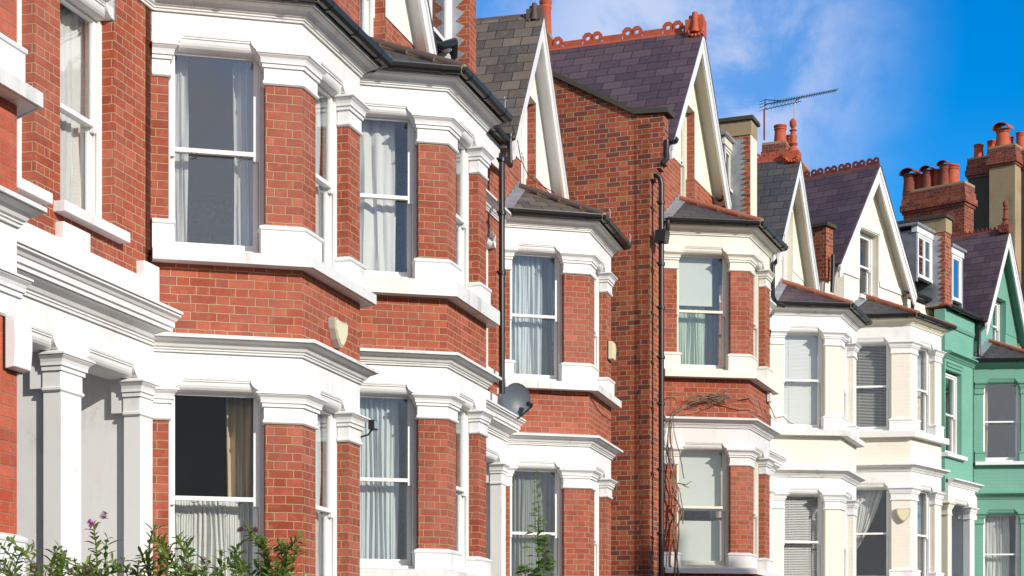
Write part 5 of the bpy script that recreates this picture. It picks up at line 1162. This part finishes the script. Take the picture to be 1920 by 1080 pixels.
# ------------------------------------------------------------------ bare vine on house 4
def vine():
    H = H4; pts0 = None
    paths = []
    def wp(px, py, dd):      # point just off the near cant of the bay
        F = H.F[0]; s, h = onfacet(H, 0, px, py); return Vector(F.P(s, dd, h))
    rnd = random.Random(11)
    trunks = [[(1262, 1110), (1260, 1040), (1258, 990), (1262, 940), (1256, 900), (1252, 860), (1250, 800), (1262, 775), (1300, 755), (1340, 745), (1370, 748)],
              [(1252, 1110), (1255, 1030), (1268, 980), (1265, 930), (1260, 885), (1248, 850), (1250, 790), (1270, 765), (1305, 745), (1345, 742), (1360, 735)],
              [(1270, 1110), (1264, 1020), (1272, 960), (1258, 930), (1258, 870), (1252, 820), (1256, 780), (1290, 770), (1330, 762), (1352, 748), (1384, 734)],
              [(1256, 900), (1250, 840), (1252, 780), (1252, 745), (1260, 738), (1270, 740), (1278, 748), (1310, 745), (1345, 750), (1390, 746)],
              [(1280, 900), (1270, 850), (1258, 810), (1262, 775), (1285, 750), (1310, 741)],
              [(1277, 985), (1275, 950), (1266, 905), (1256, 865), (1254, 800)]]
    m = MB()
    for i, t in enumerate(trunks):
        P = [wp(x + rnd.uniform(-1.5, 1.5), y, 0.10 + rnd.uniform(0, 0.09)) for x, y in t]
        # resample with a little wander
        Q = []
        for p0, p1 in zip(P, P[1:]):
            for k in range(4): Q.append(p0.lerp(p1, k / 4) + Vector((rnd.uniform(-.016, .016), rnd.uniform(-.016, .016), rnd.uniform(-.012, .012))))
        Q.append(P[-1]); n = len(Q); r0 = (0.017, 0.013, 0.013, 0.010, 0.009, 0.009)[i]
        m.tube(Q, [r0 * (1 - 0.75 * k / n) for k in range(n)], 7)
    s_tag = top(m, 'bare_vine', 'vine_bark', H, 'leafless brown climbing vine beside the long black pipe on the ivory trimmed bay', 'vine', smooth=True)
    class TW:
        def tube(self, pts, r, n):
            o = MB().tube(pts, r, n).build('twig', 'vine_bark', None, frame=H.M); o.parent = s_tag; o.location = o.location - s_tag.location
    tw = TW()
    tips = [(1300, 750), (1320, 744), (1340, 742), (1290, 756), (1350, 746), (1310, 748), (1330, 750)]
    for k in range(40):
        x, y = rnd.choice(tips); ang = rnd.uniform(-0.6, 0.5); ln = rnd.uniform(12, 34)
        p0 = wp(x + rnd.uniform(-14, 10), y + rnd.uniform(-5, 6), 0.12); p1 = wp(x + ln * math.cos(ang) * 0.6, y - ln * math.sin(ang) * 0.6, 0.16); p2 = wp(x + ln * math.cos(ang), y - ln * math.sin(ang) + rnd.uniform(-3, 3), 0.14)
        tw.tube([p0, p1, p2], [0.007, 0.005, 0.003], 5)
    def fp(px, py, dd): F = H.F[1]; s, h = onfacet(H, 1, px, py); return Vector(F.P(s, dd, h))
    for pl in ([wp(1390, 746, .1), fp(1410, 752, .1), fp(1420, 775, .08), fp(1432, 780, .08), fp(1444, 790, .1)], [wp(1330, 748, .1), wp(1390, 765, .08), fp(1408, 775, .08), fp(1415, 782, .05)], [fp(1430, 760, .1), fp(1436, 770, .1), fp(1442, 785, .1), fp(1450, 782, .16), fp(1456, 792, .2), fp(1466, 797, .2)],
               [wp(1268, 907, .1), wp(1280, 912, .2), wp(1290, 905, .22)], [wp(1275, 912, .18), wp(1286, 918, .22)], [wp(1250, 980, .1), wp(1262, 968, .15)], [wp(1252, 1060, .1), wp(1270, 1078, .15)], [wp(1250, 955, .1), wp(1268, 945, .15), wp(1276, 960, .15)]):
        tw.tube(pl, [0.011] + [0.008] * (len(pl) - 2) + [0.004], 5)
vine()

# ------------------------------------------------------------------ plants
def leaf(m, p, d, up, ln, wd):
    d = d.normalized(); s = d.cross(up)
    if s.length < 1e-3: s = d.cross(Vector((1, 0, 0)))
    s.normalize(); u = s.cross(d).normalized(); bend = -0.12 * ln
    a = p + d * ln * 0.3 + s * wd * 0.42 + u * 0.06 * ln; b = p + d * ln * 0.65 + s * wd * 0.45 + u * (0.03 * ln); c = p + d * ln + u * bend
    a2 = p + d * ln * 0.3 - s * wd * 0.42 + u * 0.06 * ln; b2 = p + d * ln * 0.65 - s * wd * 0.45 + u * (0.03 * ln); m1 = p + d * ln * 0.3; m2 = p + d * ln * 0.65 - u * 0.02 * ln
    m.add([p, a, b, c, b2, a2, m1, m2], [(0, 1, 6), (1, 2, 7, 6), (2, 3, 7), (0, 6, 5), (6, 7, 4, 5), (7, 3, 4)])
def px3(px, py, Y): return Vector(((px - CXP) / FPX * Y, Y, CZ + (HOR - py) * Y / FPX))
def hebe(cx0, cx1, Y0, tips, label, flowers, seed, nfill=30, topfn=None, grp='flowering shrubs in the nearest garden'):
    rnd = random.Random(seed); base = Vector(((cx0 + cx1) / 2 / 1, Y0, 0.0)); bx = px3((cx0 + cx1) / 2, 1290, Y0); base = Vector((bx.x, Y0, 0))
    e = empty('hebe_shrub', base); tag(e, label, 'shrub', grp)
    st = MB(); lf = MB(); fl = MB()
    targets = [px3(x, y, Y0 + rnd.uniform(-0.25, 0.25)) for x, y in tips]
    for k in range(nfill):
        x = rnd.uniform(cx0, cx1); y = topfn(x) + rnd.uniform(5, 90); targets.append(px3(x, y, Y0 + rnd.uniform(-0.5, 0.5)))
    for ti, T in enumerate(targets):
        B = base + Vector((rnd.uniform(-.15, .15), rnd.uniform(-.15, .15), 0)); mid = B.lerp(T, 0.55) + Vector(((T.x - B.x) * 0.25 * rnd.uniform(-1, 1) + rnd.uniform(-.1, .1), rnd.uniform(-.1, .1), 0.1)); mid.x = B.x + (T.x - B.x) * rnd.uniform(-0.1, 0.6) + rnd.uniform(-.25, .25); mid.z = T.z - rnd.uniform(0.0, 0.35) - 0.1
        P = []; n = 26
        for i in range(n + 1):
            t = i / n; P.append(B * (1 - t) ** 2 + mid * 2 * t * (1 - t) + T * t * t + Vector((math.sin(t * 13 + ti) * .012, math.cos(t * 11 + ti) * .012, 0)))
        st.tube(P, [0.012 * (1 - 0.75 * i / n) + 0.001 for i in range(n + 1)], 5)
        L_ = sum((P[i + 1] - P[i]).length for i in range(n)); acc = 0; nxt = max(L_ - 1.1, 0); pair = 0
        for i in range(n):
            seg = (P[i + 1] - P[i]); sl_ = seg.length
            while nxt < acc + sl_:
                p = P[i] + seg * ((nxt - acc) / sl_); d = seg.normalized(); fromtip = L_ - nxt
                side = d.cross(Vector((math.cos(pair * 1.571 + ti), math.sin(pair * 1.571 + ti), 0.15))).normalized()
                if rnd.random() > (0.25 if fromtip > 0.6 else 0.04):
                    for sg in (1, -1):
                        dd = (side * sg + d * rnd.uniform(0.35, 1.1) + Vector((0, 0, rnd.uniform(-.35, .25)))).normalized()
                        leaf(lf, p, dd, d, rnd.uniform(0.045, 0.11) * (0.6 if fromtip < 0.03 else 1), rnd.uniform(0.024, 0.034))
                pair += 1; nxt += rnd.uniform(0.02, 0.036)
            acc += sl_
        # small side shoots
        for q in range(2):
            i = rnd.randint(int(n * 0.6), n - 2); p = P[i]; d = Vector((rnd.uniform(-1, 1), rnd.uniform(-1, 1), rnd.uniform(0.3, 1.2))).normalized(); ln = rnd.uniform(0.08, 0.2)
            st.tube([p, p + d * ln], [0.003, 0.0015], 4)
            for k in range(int(ln / 0.02)):
                s_ = d.cross(Vector((math.cos(k * 1.571), math.sin(k * 1.571), .1))).normalized()
                for sg in (1, -1): leaf(lf, p + d * 0.02 * (k + 1), (s_ * sg + d * .7), d, rnd.uniform(0.045, 0.075), 0.02)
    for (x, y, ln, ax_, ay_) in flowers:
        p = px3(x, y, Y0 - 0.05); d = Vector((ax_, 0, ay_)).normalized()
        for k in range(60):
            t = rnd.random(); a = rnd.uniform(0, 6.28); r = 0.014 * (1 - t * 0.5); q = p + d * ln * t; s_ = Vector((math.cos(a), math.sin(a), 0)); s_ = (s_ - d * s_.dot(d)).normalized()
            leaf(fl, q + s_ * r * 0.3, s_ + d * 0.3, d, 0.02 + 0.014 * (1 - t), 0.012)
    for m, nm, mt in ((st, 'stem', 'green_stem'), (lf, 'leaf', 'hebe_leaf'), (fl, 'flower', 'pink_petal')):
        if not m.v: continue
        m.v = [(x - base.x, y - base.y, z - base.z) for x, y, z in m.v]; o = m.build(nm, mt, e, recalc=False)
        if nm != 'stem': o['kind'] = 'stuff'
hebe(0, 250, 11.0, [(14, 1012), (40, 1030), (100, 1025), (120, 1040), (180, 985), (205, 1010), (60, 1060), (150, 1055), (230, 1045)], 'leafy green shrub with purple flowers at the lower left corner', [(193, 975, 0.05, 0.3, 1), (176, 985, 0.04, -0.5, 0.4), (62, 1068, 0.05, 0.2, 1), (130, 1080, 0.05, .3, 1)], 5, 24, lambda x: 1040)
hebe(250, 420, 10.6, [(290, 985), (285, 1010), (300, 1035), (350, 1030), (320, 1045), (395, 1055), (260, 1050), (345, 1015)], 'dark green shrub with narrow leaves in front of the nearest ground floor window', [(318, 1045, 0.045, 0, 1), (351, 1072, 0.05, 0.2, 1), (160, 1075, 0.05, .3, 1)], 9, 20, lambda x: 1050)
hebe(400, 570, 11.3, [(415, 1030), (440, 1020), (468, 995), (495, 1010), (545, 1022), (560, 1030), (520, 1050), (450, 1050), (500, 1045), (530, 1015)], 'spreading shrub with reddish tips in front of the nearest brick pier', [(453, 998, 0.03, -0.3, 1), (477, 998, 0.03, .4, 1), (380, 1060, 0.05, .2, 1)], 21, 20, lambda x: 1045)
def mallow():
    Y = 22.8; rnd = random.Random(4); base = px3(1008, 1290, Y); base.z = 0; e = empty('climbing_mallow', base); tag(e, 'tall green climbing plant with rounded leaves in front of the third bay lower window', 'plant')
    st = MB(); lf = MB()
    for (pts, r) in (([(1012, 1300), (1011, 1080), (1008, 1020), (1010, 960), (1005, 885)], 0.012), ([(1014, 1300), (1012, 1090), (1022, 1030), (1018, 1000)], 0.008), ([(1005, 1300), (985, 1075), (980, 1060)], 0.006), ([(1000, 1300), (970, 1090)], 0.006)):
        P = [px3(x, y, Y + rnd.uniform(-.05, .05)) for x, y in pts]; Q = []
        for a, b in zip(P, P[1:]):
            for k in range(8): Q.append(a.lerp(b, k / 8) + Vector((math.sin(k * 2.1) * .008, 0, 0)))
        Q.append(P[-1]); n = len(Q); st.tube(Q, [r * (1 - 0.7 * i / n) for i in range(n)], 6)
        for i, p in enumerate(Q):
            t = i / n
            if t < 0.12: continue
            for k in range(4):
                a = rnd.uniform(0, 6.28); ln = (0.17 * (1.15 - t)) * rnd.uniform(.6, 1.3); d = Vector((math.cos(a), math.sin(a) * .7, rnd.uniform(-0.3, .5)))
                st.tube([p, p + d.normalized() * ln * .5], 0.0025, 4); leaf(lf, p + d.normalized() * ln * 0.45, d, Vector((0, -.3, 1)), ln, ln * 0.95)
    for m, nm, mt in ((st, 'stem', 'green_stem'), (lf, 'leaf', 'mallow_leaf')):
        m.v = [(x - base.x, y - base.y, z - base.z) for x, y, z in m.v]; o = m.build(nm, mt, e, recalc=False)
        if nm == 'leaf': o['kind'] = 'stuff'
mallow()
